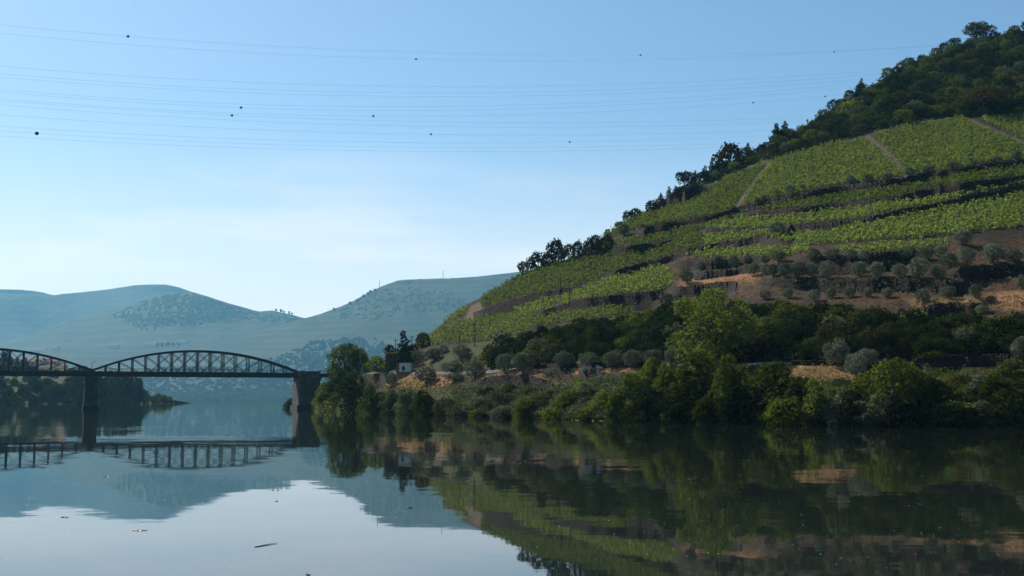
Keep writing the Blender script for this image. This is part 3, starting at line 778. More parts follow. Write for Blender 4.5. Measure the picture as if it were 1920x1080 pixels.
TPL = {}
def tpl(kind, crown_m, w, h, trunk_m=None): TPL.setdefault(kind, []).append((crown_m, trunk_m, w, h))
for s in range(6):
    tpl('olive', crown('crown', 10 + s, blobs_dome(10 + s, 4.4, 3.3, 0.75, 22, 0.55, 1.1), 3600, 0.18, 0.5, 0.25, fit=(4.4, 0.75, 4.1)), 4.4, 4.1, trunk_mesh('trunk', 10 + s, 2.6, 0.2, 3, 0.45, 0.2))
for s in range(7):
    # a leaning mass of clumps, ragged at the top, leafy down to the ground
    r_ = random.Random(300 + s); bl = []
    for k in range(34):
        f = r_.random() ** 0.8; a = r_.uniform(0, 6.28); q = r_.uniform(0.2, 1.0) * (1.0 - 0.55 * f ** 1.6)
        bl.append((math.cos(a) * q * 2.6 + 0.5 * math.sin(s), math.sin(a) * q * 2.6, 0.2 + f * 6.6 * (1.0 - 0.22 * abs(math.sin(a * 1.5 + s))), r_.uniform(0.6, 1.45) * (1.1 - 0.4 * f)))
    tpl('broad', crown('crown', 30 + s, bl, 4600, 0.27, 0.6, fit=(6.5, -0.3, 8.0)), 6.5, 8.0, trunk_mesh('trunk', 30 + s, 6.0, 0.2, 5, 0.3))
for s in range(6):
    tpl('bush', crown('crown', 50 + s, blobs_dome(50 + s, 4.0, 3.6, -0.5, 20, 0.45, 1.1, 1.0, 0.9), 2400, 0.20, 0.62, fit=(4.0, -0.4, 3.2)), 4.0, 3.2, trunk_mesh('trunk', 50 + s, 2.2, 0.1, 5, 0.4))
for s in range(7):
    tpl('scrub', crown('crown', 70 + s, blobs_dome(70 + s, 5.0, 4.6, -0.3, 18, 0.7, 1.5, 1.0, 0.85), 1700, 0.30, 0.6, fit=(5.0, -0.3, 4.4)), 5.0, 4.4, trunk_mesh('trunk', 70 + s, 3.4, 0.15, 4, 0.35))
for s in range(3):
    bl = []
    r_ = random.Random(90 + s)
    for k in range(18):
        f = k / 17.0; a = r_.uniform(0, 6.28); q = (1 - f) * 1.5 * r_.uniform(0.3, 0.9)
        bl.append((math.cos(a) * q, math.sin(a) * q, 1.2 + 6.6 * f, 0.35 + 0.75 * (1 - f)))
    tpl('pine', crown('crown', 90 + s, bl, 2000, 0.26, 0.7, fit=(4.4, 0.6, 8.2)), 4.4, 8.2, trunk_mesh('trunk', 90 + s, 7.0, 0.18, 4, 0.12, 0.04))
for s in range(2):
    bl = blobs_dome(110 + s, 7.0, 3.6, 3.4, 22, 0.7, 1.2, 1.0, 0.95)
    tpl('umbrella', crown('crown', 110 + s, bl, 3000, 0.26, 0.6, fit=(7.0, 2.4, 7.0)), 7.0, 7.0, trunk_mesh('trunk', 110 + s, 5.8, 0.2, 6, 0.35, 0.05))
bl = blobs_dome(130, 12, 12.5, 0.8, 80, 0.5, 1.35, 1.0, 1.0)
tpl('airy', crown('crown', 130, bl, 9500, 0.26, 0.7, 0.6, fit=(12, 0.6, 13.2)), 12, 13.2, trunk_mesh('trunk', 130, 10.5, 0.32, 9, 0.35))
bl = blobs_dome(140, 13, 11.5, 0.4, 64, 0.9, 1.8, 1.0, 1.0)
tpl('round', crown('crown', 140, bl, 8500, 0.34, 0.65, 0.4, fit=(13, 0.3, 12)), 13, 12, trunk_mesh('trunk', 140, 9, 0.4, 7, 0.4))
def far_tree_mesh(seed):
    return crown('crown', seed, blobs_dome(seed, 10, 9.5, 0, 9, 1.8, 3.0, 1.0, 0.8), 420, 1.15, 0.6)
FAR = [far_tree_mesh(150 + s) for s in range(5)]
_ctr = {}
def set_mat(o, mat):
    o.material_slots[0].link = 'OBJECT'; o.material_slots[0].material = mat
for lst in TPL.values():
    for cm, tm, w, h in lst:
        cm.materials.append(M_MID)
        if tm is not None: tm.materials.append(M_BARK)
for cm in FAR: cm.materials.append(M_DARK)
PR = random.Random(5)
def plant(kind, name, base, wid, hgt, mat, label, cat, group=None, parts=True, sink=0.15):
    """one plant at a point, wid and hgt in metres"""
    i = _ctr.get(kind, 0); _ctr[kind] = i + 1
    lst = TPL[kind]; cm, tm, w, h = lst[i % len(lst)]
    sx, sz = wid / w, hgt / h
    rz = PR.uniform(0, 6.28)
    base = (float(base[0]), float(base[1]), float(base[2]) - sink)
    if parts:
        o = thing(name, base, label, cat, group, rz)
        c = link('crown', cm, None, o); c.scale = (sx, sx, sz); set_mat(c, mat)
        if tm is not None:
            t = link('trunk', tm, None, o); t.scale = (sx, sx, sz)
    else:
        o = link(name, cm, None); o.location = base; o.rotation_euler = (0, 0, rz); o.scale = (sx, sx, sz); set_mat(o, mat)
        tag(o, label, cat, group)
    return o
def plant_px(kind, name, px, py, hpx, wpx, mat, label, cat, group=None, parts=True, D=None):
    b = ground(px, py)[0] if D is None else at(px, py, D)
    k = b[1] / F * 1.005
    if kind == 'olive': wpx, hpx = wpx * 0.98, hpx * 1.04
    return plant(kind, name, b, wpx * k, hpx * k, mat, label, cat, group, parts)
# ------------------------------------------------------------------ vines
VR = np.random.RandomState(77)
def leaf_quads(P0, size, spread, n, up=0.0, zr=(0.2, 1.4), jit=1.0, rs=VR):
    """n random leaf faces round each point"""
    p = np.repeat(P0, n, 0); m_ = len(p)
    p = p + np.stack([rs.uniform(-1, 1, m_) * spread[0], rs.uniform(-1, 1, m_) * spread[1], rs.uniform(zr[0], zr[1], m_)], 1)
    nr_ = rs.normal(size=(m_, 3)); nr_[:, 2] += up; nr_ /= np.linalg.norm(nr_, axis=1)[:, None]
    t = np.cross(nr_, rs.normal(size=(m_, 3))); t /= np.linalg.norm(t, axis=1)[:, None]
    b = np.cross(nr_, t); s = (size * rs.uniform(0.6, 1.3, m_))[:, None]
    return np.stack([p - t * s, p - b * s * 0.7 + nr_ * s * 0.12, p + t * s, p + b * s * 0.7 + nr_ * s * 0.12], 1)
PLOTTXT = {
 'upper_right': 'vines on the uppermost plot right of the diagonal track, below the wood',
 'upper_middle': 'vines on the big upper plot right of the straight pale track',
 'upper_left': 'vines on the big upper plot left of the straight pale track',
 'slope_left': 'vines on the sloping plot below the pines along the skyline',
 'terrace_high': 'vines on the long narrow terrace under the wall lined with olives',
 'terrace_second': 'vines on the second narrow bright terrace down',
 'broad': 'vines on the broad plot above the rows of olives',
 'shoulder': 'bright vines on the left shoulder plot beside the bare earth ramp',
 'middle_left': 'vines on the plot left of the isolated olive, under the long slanting wall',
 'lower_left': 'vines on the lowest left plot above the white shed',
 'lowest_strip': 'vines on the lowest bright yellow-green strip above the thicket',
 'edge': 'vines on the tiny plot left of the bare earth ramp',
 'terrace_low': 'vines on the thin strip just above the topmost olives at the right',
 'terrace_low_left': 'vines in the low hedge strip above the left olives of the bare terraces',
}
ROWS = ()
def vine_plot(key):
    poly = P[key]; q = np.array(poly, float)
    Dm = ground([q[:, 0].mean()], [q[:, 1].mean()])[0, 1]
    spaced = key in ROWS
    step = 0.55 / Dm * F
    xs = np.arange(q[:, 0].min(), min(q[:, 0].max(), 2050), step)
    ys = np.arange(q[:, 1].min() - 2, q[:, 1].max() + 2, 0.7)
    XX, YY = np.meshgrid(xs, ys); G = ground(XX.ravel(), YY.ravel()).reshape(len(ys), len(xs), 3)
    dz = 0.85 if spaced else 0.66
    if key == 'lower_left': dz = 0.7
    inn = inside(poly, XX, YY)
    edges = [(interp(xs, tp) - 0.7, interp(xs, bt) + 2.2, max(tp[0][0], bt[0][0]), min(tp[-1][0], bt[-1][0])) for _l, tp, bt in WALLS]
    def fits(j, y):
        for line, hw in TRACK:
            for (x0, y0), (x1, y1) in zip(line, line[1:]):
                dx, dy = x1 - x0, y1 - y0
                k = min(1, max(0, ((xs[j] - x0) * dx + (y - y0) * dy) / (dx * dx + dy * dy)))
                if math.hypot(xs[j] - x0 - k * dx, y - y0 - k * dy) < hw: return False
        if not (inside(poly, xs[j], y) or inside(poly, xs[j], y - 2.6) or inside(poly, xs[j], y + 2.6)): return False
        return not any(x0 <= xs[j] <= x1 and t_[j] < y < b_[j] for t_, b_, x0, x1 in edges)
    if not inn.any(): return
    zmin, zmax = G[..., 2][inn].min(), G[..., 2][inn].max()
    lv = np.arange(zmin + 0.1, zmax, dz)
    allq = []
    for li, l in enumerate(lv):
        pts = []
        for j in range(len(xs)):
            z = G[::-1, j, 2]
            if l < z[0] or l > z[-1]: continue
            y = np.interp(l, z, ys[::-1])
            if fits(j, y) and (spaced or VR.rand() > 0.12): pts.append((xs[j] + VR.uniform(-1, 1) * step * 0.4, y + VR.uniform(-0.3, 0.3)))
        if len(pts) < 3: continue
        pts = np.array(pts); g3 = ground(pts[:, 0], pts[:, 1])
        # patchy vigour along the row
        vg = 0.85 + 0.2 * wob(g3[:, 0] / 6, g3[:, 1] / 6, 8) + VR.uniform(-0.35, 0.35, len(g3))
        lq = leaf_quads(g3, 0.225, (0.36, 0.30), 15, 0.4, (0.2, 1.3))
        cen = lq.mean(1); base = np.repeat(g3, 15, 0); v = np.repeat(vg, 15)
        lq[..., 2] += ((v - 1) * (cen[:, 2] - base[:, 2]))[:, None]
        if spaced:
            o = link('vine_row', mesh_np('vine_row', lq.reshape(-1, 3), np.arange(len(lq) * 4), 4), M_VINE)
            tag(o, PLOTTXT[key], 'vine row', PLOTTXT[key].replace('row of ', 'rows of '))
        else: allq.append(lq)
    if allq:
        lq = np.concatenate(allq)
        o = link('vines', mesh_np('vines', lq.reshape(-1, 3), np.arange(len(lq) * 4), 4), M_VINE)
        tag(o, PLOTTXT[key], 'vines', None, 'stuff')
for key in P: vine_plot(key)

# ------------------------------------------------------------------ olive trees, row by row
ORD = ['leftmost', 'second from the left', 'third from the left', 'fourth from the left', 'fifth from the left', 'sixth from the left', 'seventh from the left', 'eighth from the left', 'ninth from the left', 'tenth from the left', 'eleventh from the left', 'twelfth from the left', 'thirteenth from the left', 'fourteenth from the left', 'fifteenth from the left']
def olive_row(lst, where, group, mat=None, kind='olive', noun='olive tree'):
    lst = sorted(lst)
    for i, (px, py, h, w) in enumerate(lst):
        pos = 'rightmost' if i == len(lst) - 1 else ORD[i]
        plant_px(kind, noun.replace(' ', '_'), px, py, h, w, mat or M_OLIVE, '%s, %s %s' % (noun, pos, where), noun, group)
olive_row([(1594,345,17,19),(1627,342,16,19),(1665,340,17,21),(1705,331,18,17),(1740,323,16,20),(1787,320,19,20),(1821,308,14,14),(1866,305,13,21),(1906,300,18,19)],
          'in the line on the upper wall', 'small olives on the upper wall')
olive_row([(1420,380,11,10),(1432,377,12,11),(1456,368,15,10),(1480,364,18,17),(1504,359,15,10)],
          'of the dark ones at the foot of the track', 'small dark olives at the foot of the narrow track')
olive_row([(1205,428,9,9),(1214,424,8,8),(1228,421,8,8),(1243,418,8,9),(1342,396,10,11)],
          'of the tiny ones on the brown bank', 'tiny trees on the brown bank')
plant_px('olive', 'olive_tree', 1456, 441, 25, 29, M_OLIVE, 'round dark olive standing alone between vine terraces', 'olive tree')
plant_px('olive', 'olive_tree', 1170, 442, 22, 22, M_OLIVE, 'dark round olive alone at the left end of the brown bank near the skyline', 'olive tree')
plant_px('olive', 'olive_tree', 1805, 458, 27, 30, M_OLIVE, 'single olive on bare red earth at the right end of the thin vine strip', 'olive tree')
plant_px('olive', 'olive_tree', 1287, 533, 30, 25, M_OLIVE, 'lone dark olive at the left corner of the bare terraces, wall below', 'olive tree')
TOPROW = 'in the topmost row on bare terraces'
olive_row([(1460,491,23,26),(1527,489,23,27),(1562,488,23,28),(1595,488,21,24),(1620,488,20,24),(1695,489,25,28),(1737,487,25,28),(1765,482,22,25)], TOPROW, 'olives in the topmost terrace row')
olive_row([(1314,507,17,20),(1346,501,22,18),(1375,501,23,19),(1402,493,15,17),(1434,493,16,17)], 'of five small ones left of the rows', 'small olives at the left of the terraces')
olive_row([(1413,517,24,22),(1436,516,22,18),(1450,519,24,22),(1472,520,27,23),(1497,520,28,29),(1522,520,28,26),(1552,522,32,28),(1612,520,29,29),(1644,520,28,30),(1686,520,25,29),(1723,522,38,38),(1760,523,27,27)],
          'in the second row on bare terraces', 'olives in the second terrace row')
olive_row([(1780,504,30,32),(1814,496,31,28),(1862,494,36,37),(1882,484,20,22),(1902,492,26,30)], 'of the large ones at the right edge', 'large olives at the right edge')
olive_row([(1435,561,18,20),(1478,559,18,19),(1527,565,22,21),(1560,559,20,20),(1592,558,21,21),(1628,557,19,16),(1663,558,19,18)], 'in the sparse lowest row under the dark wall', 'small olives in the lowest terrace row')
olive_row([(1731,568,26,26),(1776,559,23,27),(1829,559,26,22),(1858,566,13,19),(1841,588,17,25),(1918,541,25,20)], 'of the lowest on lit orange earth', 'olives on the lit orange earth')
plant_px('bush', 'shrub', 1250, 569, 20, 23, M_GREY, 'grey-green shrub at the right end of the wall over the lowest vine strip', 'shrub')
olive_row([(890,710,34,36),(947,701,36,32),(980,700,36,40),(1056,692,32,36),(1103,687,26,34),(1150,690,32,34),(1187,690,32,34),(1227,687,31,34)], 'in the line along the riverside road', 'olives along the riverside road')
plant_px('olive', 'olive_tree', 1260, 685, 30, 31, M_OLIVE_PALE, 'silvery olive at the right end of the roadside line, left of the big pale tree', 'olive tree')
olive_row([(735,724,25,24),(798,719,30,38),(847,701,24,36),(853,715,16,36)], 'on orange earth by the white shed', 'olives on the orange earth slope')
olive_row([(785,680,22,26),(813,676,22,32),(866,671,24,34),(830,662,16,20)], 'on the dry terraces above the white shed', 'olives above the white shed')
plant_px('olive', 'olive_tree', 1570, 687, 48, 44, M_OLIVE_PALE, 'large silvery olive at the road, orange straw slope below it', 'olive tree')
plant_px('olive', 'olive_tree', 1605, 707, 42, 36, M_OLIVE_PALE, 'silvery olive leaning over the right side of the orange straw slope', 'olive tree')
plant_px('olive', 'olive_tree', 1627, 687, 32, 38, M_OLIVE_PALE, 'silvery olive at the left end of the grey roadside wall', 'olive tree')
plant_px('olive', 'olive_tree', 1918, 679, 46, 38, M_OLIVE_PALE, 'silvery olive above the road at the right edge', 'olive tree')

# ------------------------------------------------------------------ trees and shrubs one can tell apart
SOLO = [
 # kind, px, py, h, w, material, label, category
 ('round',653,722,74,78,M_MID,'big round green tree at the end of the iron bridge','tree'),
 ('airy',1345,690,146,146,M_AIRY,'big airy pale green tree towering over the riverside thicket','tree'),
 ('pine',760,692,68,34,M_PINE,'tall dark evergreen standing behind the white shed','tree'),
 ('bush',768,680,34,34,M_PINE,'wide dark evergreen bush leaning on the tall evergreen','bush'),
 ('bush',731,664,18,18,M_PINE,'small dark bush on the stone terrace block by the utility pole','bush'),
 ('bush',793,650,26,26,M_BROWN,'brownish bush on the hill edge beside the dry yellow grass','bush'),
 ('bush',706,692,24,34,M_LIGHT,'sunlit shrub between the round tree and the old gate','bush'),
 ('bush',738,690,14,14,M_YELLOW,'yellowish creeper bush between the gate pillars','bush'),
 ('scrub',1113,642,44,30,M_DARK,'tall dark column-like tree in the thicket below the lowest vine strip','tree'),
 ('bush',1635,606,32,44,M_LIGHT,'rounded bright green bush under the lowest olive row','bush'),
 ('bush',1722,606,22,30,M_YELLOW,'bright yellow-green bush below the broken bank','bush'),
 ('bush',1694,602,14,20,M_YELLOW,'small yellowish bush left of the bright yellow-green one','bush'),
 ('bush',1866,634,24,42,M_YELLOW,'low yellow-flowering bush in the dark thicket at the right','bush'),
 ('bush',1750,669,13,40,M_LIGHT,'low light green shrub on top of the grey roadside wall','shrub'),
 ('scrub',1575,612,36,60,M_MID,'broad green tree at the top of the thicket under the olives','tree'),
 ('umbrella',1838,70,30,54,M_BROWN,'large spreading tree on the hilltop skyline, tallest there','tree'),
 ('umbrella',1845,214,54,88,M_BROWN,'wide flat-topped brownish tree above the uppermost vines','tree'),
 ('scrub',1595,216,28,44,M_LIGHT,'yellowish green rounded tree within the hillside wood','tree'),
 ('scrub',1365,312,42,52,M_BROWN,'tall brownish rounded tree rising over the ridge','tree'),
 ('pine',1455,254,34,24,M_PINE,'left one of the two pointed pines on the skyline','pine tree'),
 ('pine',1472,243,30,20,M_PINE,'right one of the two pointed pines on the skyline','pine tree'),
 ('pine',1614,170,26,13,M_PINE,'small spiky pine alone on the upper skyline','pine tree'),
 ('pine',1404,285,24,16,M_PINE,'pointed pine just right of the tall brownish tree','pine tree'),
 ('umbrella',1284,350,34,32,M_PINE,'broad bushy pine at the left of the pine line on the ridge','pine tree'),
 ('scrub',1040,492,44,36,M_DARK,'tallest tree of the clump at the lower end of the skyline','tree'),
 ('olive',980,511,22,22,M_DARK,'lowest leftmost tree of the skyline clump','tree'),
 ('olive',995,502,25,18,M_DARK,'skyline clump tree with a bare trunk against the sky','tree'),
 ('scrub',1010,497,30,27,M_DARK,'rounded tree of the skyline clump just left of the tallest','tree'),
 ('bush',1027,497,22,28,M_DARK,'low dark bush under the tallest tree of the skyline clump','bush'),
 ('olive',1053,489,25,22,M_OLIVE,'grey round olive just right of the tallest skyline clump tree','olive tree'),
 ('scrub',1068,487,30,21,M_DARK,'dark tree left of the lattice mast on the shoulder','tree'),
 ('scrub',1086,485,32,24,M_DARK,'dark tree at the foot of the lattice mast','tree'),
 ('scrub',1103,480,34,20,M_DARK,'dark upright tree right of the lattice mast','tree'),
 ('olive',1117,474,32,22,M_DARK,'rounded dark tree next to the last of the shoulder clump','tree'),
 ('bush',1136,468,28,28,M_DARK,'wide dark bush ending the shoulder clump at its upper end','bush'),
 ('bush',1139,432,10,10,M_DARK,'tiny dark bush alone on the skyline above the clump','bush'),
 ('scrub',1177,414,19,18,M_DARK,'lowest dark bush under the pine line at the skyline','bush'),
 ('scrub',1193,406,16,25,M_DARK,'dark low bush second up along the ridge line','bush'),
 ('scrub',1160,424,10,14,M_DARK,'small bush below the ridge line bushes at the skyline','bush'),
 # along the water, left to right
 ('broad',542,770,20,18,M_GREY,'small grey-green tree at the water just left of the bridge abutment','tree'),
 ('broad',612,760,50,40,M_LIGHT,'sunlit light green tree beside the bridge abutment','tree'),
 ('bush',628,767,26,30,M_LIGHT,'bright low bush at the water right of the abutment','bush'),
 ('broad',636,742,44,44,M_MID,'green tree below the approach girder','tree'),
 ('broad',664,776,82,54,M_MID,'tall tree at the water under the big round tree','tree'),
 ('broad',700,779,62,40,M_MID,'narrow tree at the waterline below the dark road wall','tree'),
 ('broad',733,780,50,40,M_GREY,'grey-green waterside tree under the red earth corner','tree'),
 ('broad',765,781,56,42,M_GREY,'dense waterside tree below the white shed','tree'),
 ('broad',799,783,52,44,M_MID,'dark based waterside tree below the orange slope','tree'),
 ('bush',836,784,38,40,M_GREY,'round waterside bush at the right end of the dense tree wall','bush'),
 ('bush',868,784,30,40,M_GREY,'grey tangled bush at the water under the dark triangular bank','bush'),
 ('bush',900,770,30,46,M_GREY,'grey tangled shrub below the start of the dirt track','bush'),
 ('bush',905,787,24,40,M_MID,'low dark bush hanging over the water below the grey tangled shrub','bush'),
 ('bush',940,765,34,50,M_GREY,'wide pale tangled shrub under the dirt track','bush'),
 ('bush',946,788,26,42,M_GREY,'low bush at the waterline below the wide pale shrub','bush'),
 ('broad',958,744,30,26,M_MID,'small green tree just under the dark triangular bank','tree'),
 ('broad',988,787,46,40,M_MID,'upright green tree at the water below the dirt track end','tree'),
 ('bush',1020,765,30,40,M_BROWN,'brownish tangled shrub below the lower end of the dirt track','bush'),
 ('bush',1042,788,26,44,M_LIGHT,'rounded olive-coloured bush at the water left of the pale stones','bush'),
 ('broad',1068,768,42,44,M_MID,'green bushy tree above the bush at the pale stones','tree'),
 ('scrub',1098,752,36,34,M_GREY,'dark round bush under the silver car','bush'),
 ('bush',1092,737,26,30,M_LIGHT,'yellow-green bush left of the dark round one','bush'),
 ('bush',1108,783,22,40,M_LIGHT,'low yellowish bush directly behind the pale stones','bush'),
 ('broad',1138,772,44,46,M_LIGHT,'yellow-green tree rising behind the pale stones','tree'),
 ('broad',1160,791,66,38,M_MID,'upright tree at the right end of the pale stones','tree'),
 ('broad',1185,740,46,46,M_MID,'green tree below the roadside olives','tree'),
 ('broad',1218,730,58,48,M_LIGHT,'bright yellow-green tree in front of the road','tree'),
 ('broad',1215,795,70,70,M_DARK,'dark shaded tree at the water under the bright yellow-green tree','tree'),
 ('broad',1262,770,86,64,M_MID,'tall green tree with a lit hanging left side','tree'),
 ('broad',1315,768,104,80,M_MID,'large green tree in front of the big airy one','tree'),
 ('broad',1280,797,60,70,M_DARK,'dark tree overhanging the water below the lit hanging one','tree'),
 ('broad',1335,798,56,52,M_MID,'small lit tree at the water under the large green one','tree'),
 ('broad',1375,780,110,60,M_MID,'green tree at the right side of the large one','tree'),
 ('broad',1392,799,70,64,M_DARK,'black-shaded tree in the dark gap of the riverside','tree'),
 ('broad',1455,772,90,84,M_MID,'broad lit tree left of the orange straw slope','tree'),
 ('bush',1475,801,54,58,M_MID,'leafy bush at the water left of the lit waterside group','bush'),
 ('broad',1500,785,78,48,M_MID,'green tree just below the left end of the orange straw slope','tree'),
 ('broad',1530,797,84,60,M_LIGHT,'lit tree under the middle of the orange straw slope','tree'),
 ('broad',1575,802,72,54,M_GREY,'pale grey-green waterside tree under the silvery olives','tree'),
 ('broad',1608,790,70,60,M_LIGHT,'light green tree right of the pale grey-green one','tree'),
 ('broad',1655,800,66,66,M_GREY,'grey-green waterside tree under the big ivy-green crown','tree'),
 ('round',1680,785,108,112,M_MID,'big ivy-green crown overhanging in front of the grey roadside wall','tree'),
 ('broad',1740,770,72,74,M_MID,'tree merging with the right side of the big ivy-green crown','tree'),
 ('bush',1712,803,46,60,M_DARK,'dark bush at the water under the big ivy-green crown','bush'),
 ('bush',1790,784,32,74,M_LIGHT,'long low lit bush overhanging the dark water','bush'),
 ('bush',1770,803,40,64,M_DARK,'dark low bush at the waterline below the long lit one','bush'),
 ('broad',1846,797,46,42,M_GREY,'grey-green bush at the water near the right edge','bush'),
 ('broad',1868,768,64,62,M_MID,'tree on the slope above the grey-green bush near the right edge','tree'),
 ('broad',1900,745,70,64,M_MID,'green tree under the silvery olive at the right edge','tree'),
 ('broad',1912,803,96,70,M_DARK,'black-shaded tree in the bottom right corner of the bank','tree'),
 ('broad',1835,750,46,56,M_GREY,'grey shrubby tree on the grass below the road','tree'),
]
for kind, px, py, h, w, mat, lab, cat in SOLO:
    D = 392.0 if px == 540 else None
    if py > 730 and kind in ('broad', 'bush'): w, h = w * 1.2, h * (0.86 if px < 850 else 0.85 if px < 1190 else 0.98)
    plant_px(kind, {'pine tree': 'pine_tree', 'olive tree': 'olive_tree', 'tree': 'broadleaf_tree', 'bush': 'bush', 'shrub': 'shrub'}[cat], px, py, h, w, mat, lab, cat, D=D)
for i, (px, py, h, w) in enumerate([(1240,370,16,11),(1256,360,20,13),(1268,356,16,12),(1302,344,26,16),(1320,336,26,17),(1333,328,28,17),(1345,322,24,15)]):
    plant_px('pine', 'pine_tree', px, py, h, w, M_PINE, 'dark pointed pine in the line of pines along the ridge', 'pine tree', 'pines along the ridge line')
# beyond the right edge of the frame
for px, py, h, w in [(1985,800,90,80),(2040,780,100,90),(2110,800,90,90),(2190,800,90,90),(2030,700,60,60),(2120,690,60,60)]:
    plant_px('broad', 'broadleaf_tree', px, py, h, w, M_MID, 'leafy tree on the river bank past the right end of the bank bushes', 'tree', 'trees further right on the bank')

# ------------------------------------------------------------------ woods: trees that nothing tells apart
def scatter(polys, n, dmin, seed, holes=()):
    r = random.Random(seed); out = []
    q = np.concatenate([np.array(p_, float) for p_ in polys]); x0, y0 = q.min(0); x1, y1 = q.max(0)
    tries = 0
    while len(out) < n and tries < n * 60:
        tries += 1
        x, y = r.uniform(x0, x1), r.uniform(y0, y1)
        if not any(bool(inside(p_, x, y)) for p_ in polys) or any(bool(inside(p_, x, y)) for p_ in holes): continue
        if y < interp(x, RIDGE) + 1: continue
        if any((x - a) ** 2 + ((y - b) * 1.5) ** 2 < dmin * dmin for a, b in out): continue
        out.append((x, y))
    return sorted(out, key=lambda c: c[1])
TONE = {}
def tone(m_): return {M_DARK: 'dark green', M_MID: 'mid green', M_GREY: 'grey-green', M_BROWN: 'brownish', M_PINE: 'blackish green', M_LIGHT: 'light green'}[m_]
def size_word(s): return 'small' if s < 0.95 else 'large'
WOOD = [[(1215,400),(1260,375),(1300,356),(1330,342),(1400,312),(1440,300),(1500,284),(1560,266),(1640,246),(1700,230),(1760,222),(1830,218),(1930,218),(2060,200),(2060,30),(1800,60),(1200,380)]]
pts = scatter(WOOD, 298, 14, 3)
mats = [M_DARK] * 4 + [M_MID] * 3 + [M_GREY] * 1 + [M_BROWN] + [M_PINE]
for x, y in pts:
    s = PR.uniform(0.75, 1.35)
    mt = PR.choice(mats); up_ = y - interp(x, RIDGE)
    zone = 'along the ridge' if up_ < 22 else ('just above the vines' if inside([(1200,1000),(1200,395),(1440,285),(1560,250),(1700,208),(1830,192),(2100,180),(2100,1000)], x, y) else 'mid slope')
    where = 'left of the pale track' if x < 1560 else 'above the pale track' if x < 1720 else 'above the diagonal track' if x < 1850 else 'near the flat-topped brownish tree'
    lab = '%s %s hilltop tree %s, %s' % (size_word(s), tone(mt), zone, where)
    rs_ = s * (0.72 if up_ < 22 else 0.95)
    plant_px('scrub', 'scrub_tree', x, y, 21 * rs_, 27 * rs_, mt, lab, 'tree', 'hilltop wood: ' + lab, False)
THICK = [[(890,684),(960,655),(1010,638),(1110,620),(1180,612),(1250,600),(1285,592),(1400,595),(1440,591),(1500,595),(1600,608),(1700,620),(1800,614),(1920,618),(2050,614),(2050,660),(1920,664),(1640,668),(1480,680),(1250,676),(1100,676),(1000,690),(930,690),(850,676)]]
SCRUB_EDGE = [[(890,680),(960,648),(1010,632),(1110,612),(1180,604),(1250,592),(1285,584),(1400,586),(1440,580),(1500,584),(1600,597),(1700,611),(1800,604),(1920,610),(2050,606),(2050,660),(1920,664),(1640,668),(1480,680),(1250,676),(1100,676),(1000,690),(930,690),(850,676)]]
pts = scatter(THICK, 190, 16, 4)
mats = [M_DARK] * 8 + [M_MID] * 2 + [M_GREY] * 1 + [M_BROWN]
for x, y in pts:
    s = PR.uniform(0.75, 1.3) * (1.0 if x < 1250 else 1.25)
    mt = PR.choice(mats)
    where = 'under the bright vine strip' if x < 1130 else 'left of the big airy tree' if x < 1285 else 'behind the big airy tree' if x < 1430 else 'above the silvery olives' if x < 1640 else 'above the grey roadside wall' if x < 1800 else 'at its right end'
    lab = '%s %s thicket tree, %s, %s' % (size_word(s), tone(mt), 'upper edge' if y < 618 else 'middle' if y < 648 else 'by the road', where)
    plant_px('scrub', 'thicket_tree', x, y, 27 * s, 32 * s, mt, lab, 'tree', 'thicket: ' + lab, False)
BANK = [[(880,735),(960,745),(1080,745),(1180,745),(1480,735),(1640,740),(1700,745),(1920,715),(2050,715),(2050,800),(1600,800),(1300,796),(1150,786),(1000,784),(880,782)]]
pts = scatter(BANK, 110, 17, 6)
for x, y in pts:
    s = PR.uniform(0.7, 1.2)
    mt = PR.choice([M_DARK, M_MID, M_GREY, M_MID, M_BROWN])
    where = 'below the dirt track' if x < 1060 else 'near the pale stones' if x < 1190 else 'under the big airy tree' if x < 1430 else 'below the orange straw slope' if x < 1640 else 'below the grey roadside wall' if x < 1800 else 'at the right end'
    lab = '%s %s bank bush, %s, %s' % (size_word(s), tone(mt), 'at the water' if y > 778 else 'half way up', where)
    plant_px('bush', 'bank_bush', x, y, (20 if x < 1180 else 30) * s, (32 if x < 1180 else 42) * s, mt, lab, 'bush', 'bank: ' + lab, False)

# ground cover nobody could count
GR = np.random.RandomState(9)
def cover(name, polys, n, size, mat, per=7, seed=0, hgt=0.7, spread=0.5):
    q = np.concatenate([np.array(p_, float) for p_ in polys]); x0, y0 = q.min(0); x1, y1 = q.max(0)
    x = GR.uniform(x0, x1, n * 3); y = GR.uniform(y0, y1, n * 3)
    ok = np.zeros(len(x), bool)
    for p_ in polys: ok |= inside(p_, x, y)
    ok &= y > interp(x, RIDGE) + 1
    x, y = x[ok][:n], y[ok][:n]
    g3 = ground(x, y)
    lq = leaf_quads(g3, size, (spread, spread), per, 0.6, (-0.1, hgt), rs=GR)
    o = link(name, mesh_np(name, lq.reshape(-1, 3), np.arange(len(lq) * 4), 4), mat); tag(o, kind='stuff'); return o
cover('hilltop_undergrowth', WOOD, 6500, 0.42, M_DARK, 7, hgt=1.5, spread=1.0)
cover('scrub_edge', [[(880,676),(960,640),(1010,624),(1110,604),(1180,597),(1250,588),(1285,580),(1400,584),(1440,577),(1500,580),(1600,593),(1700,607),(1800,600),(1920,606),(2050,602),(2050,625),(1920,630),(1700,630),(1600,622),(1440,606),(1285,606),(1180,622),(1010,652),(930,690),(860,690)]], 2600, 0.25, M_MID, 8, hgt=1.0, spread=0.8)
cover('thicket_undergrowth', SCRUB_EDGE, 4600, 0.32, M_DARK, 7, hgt=1.2, spread=0.8)
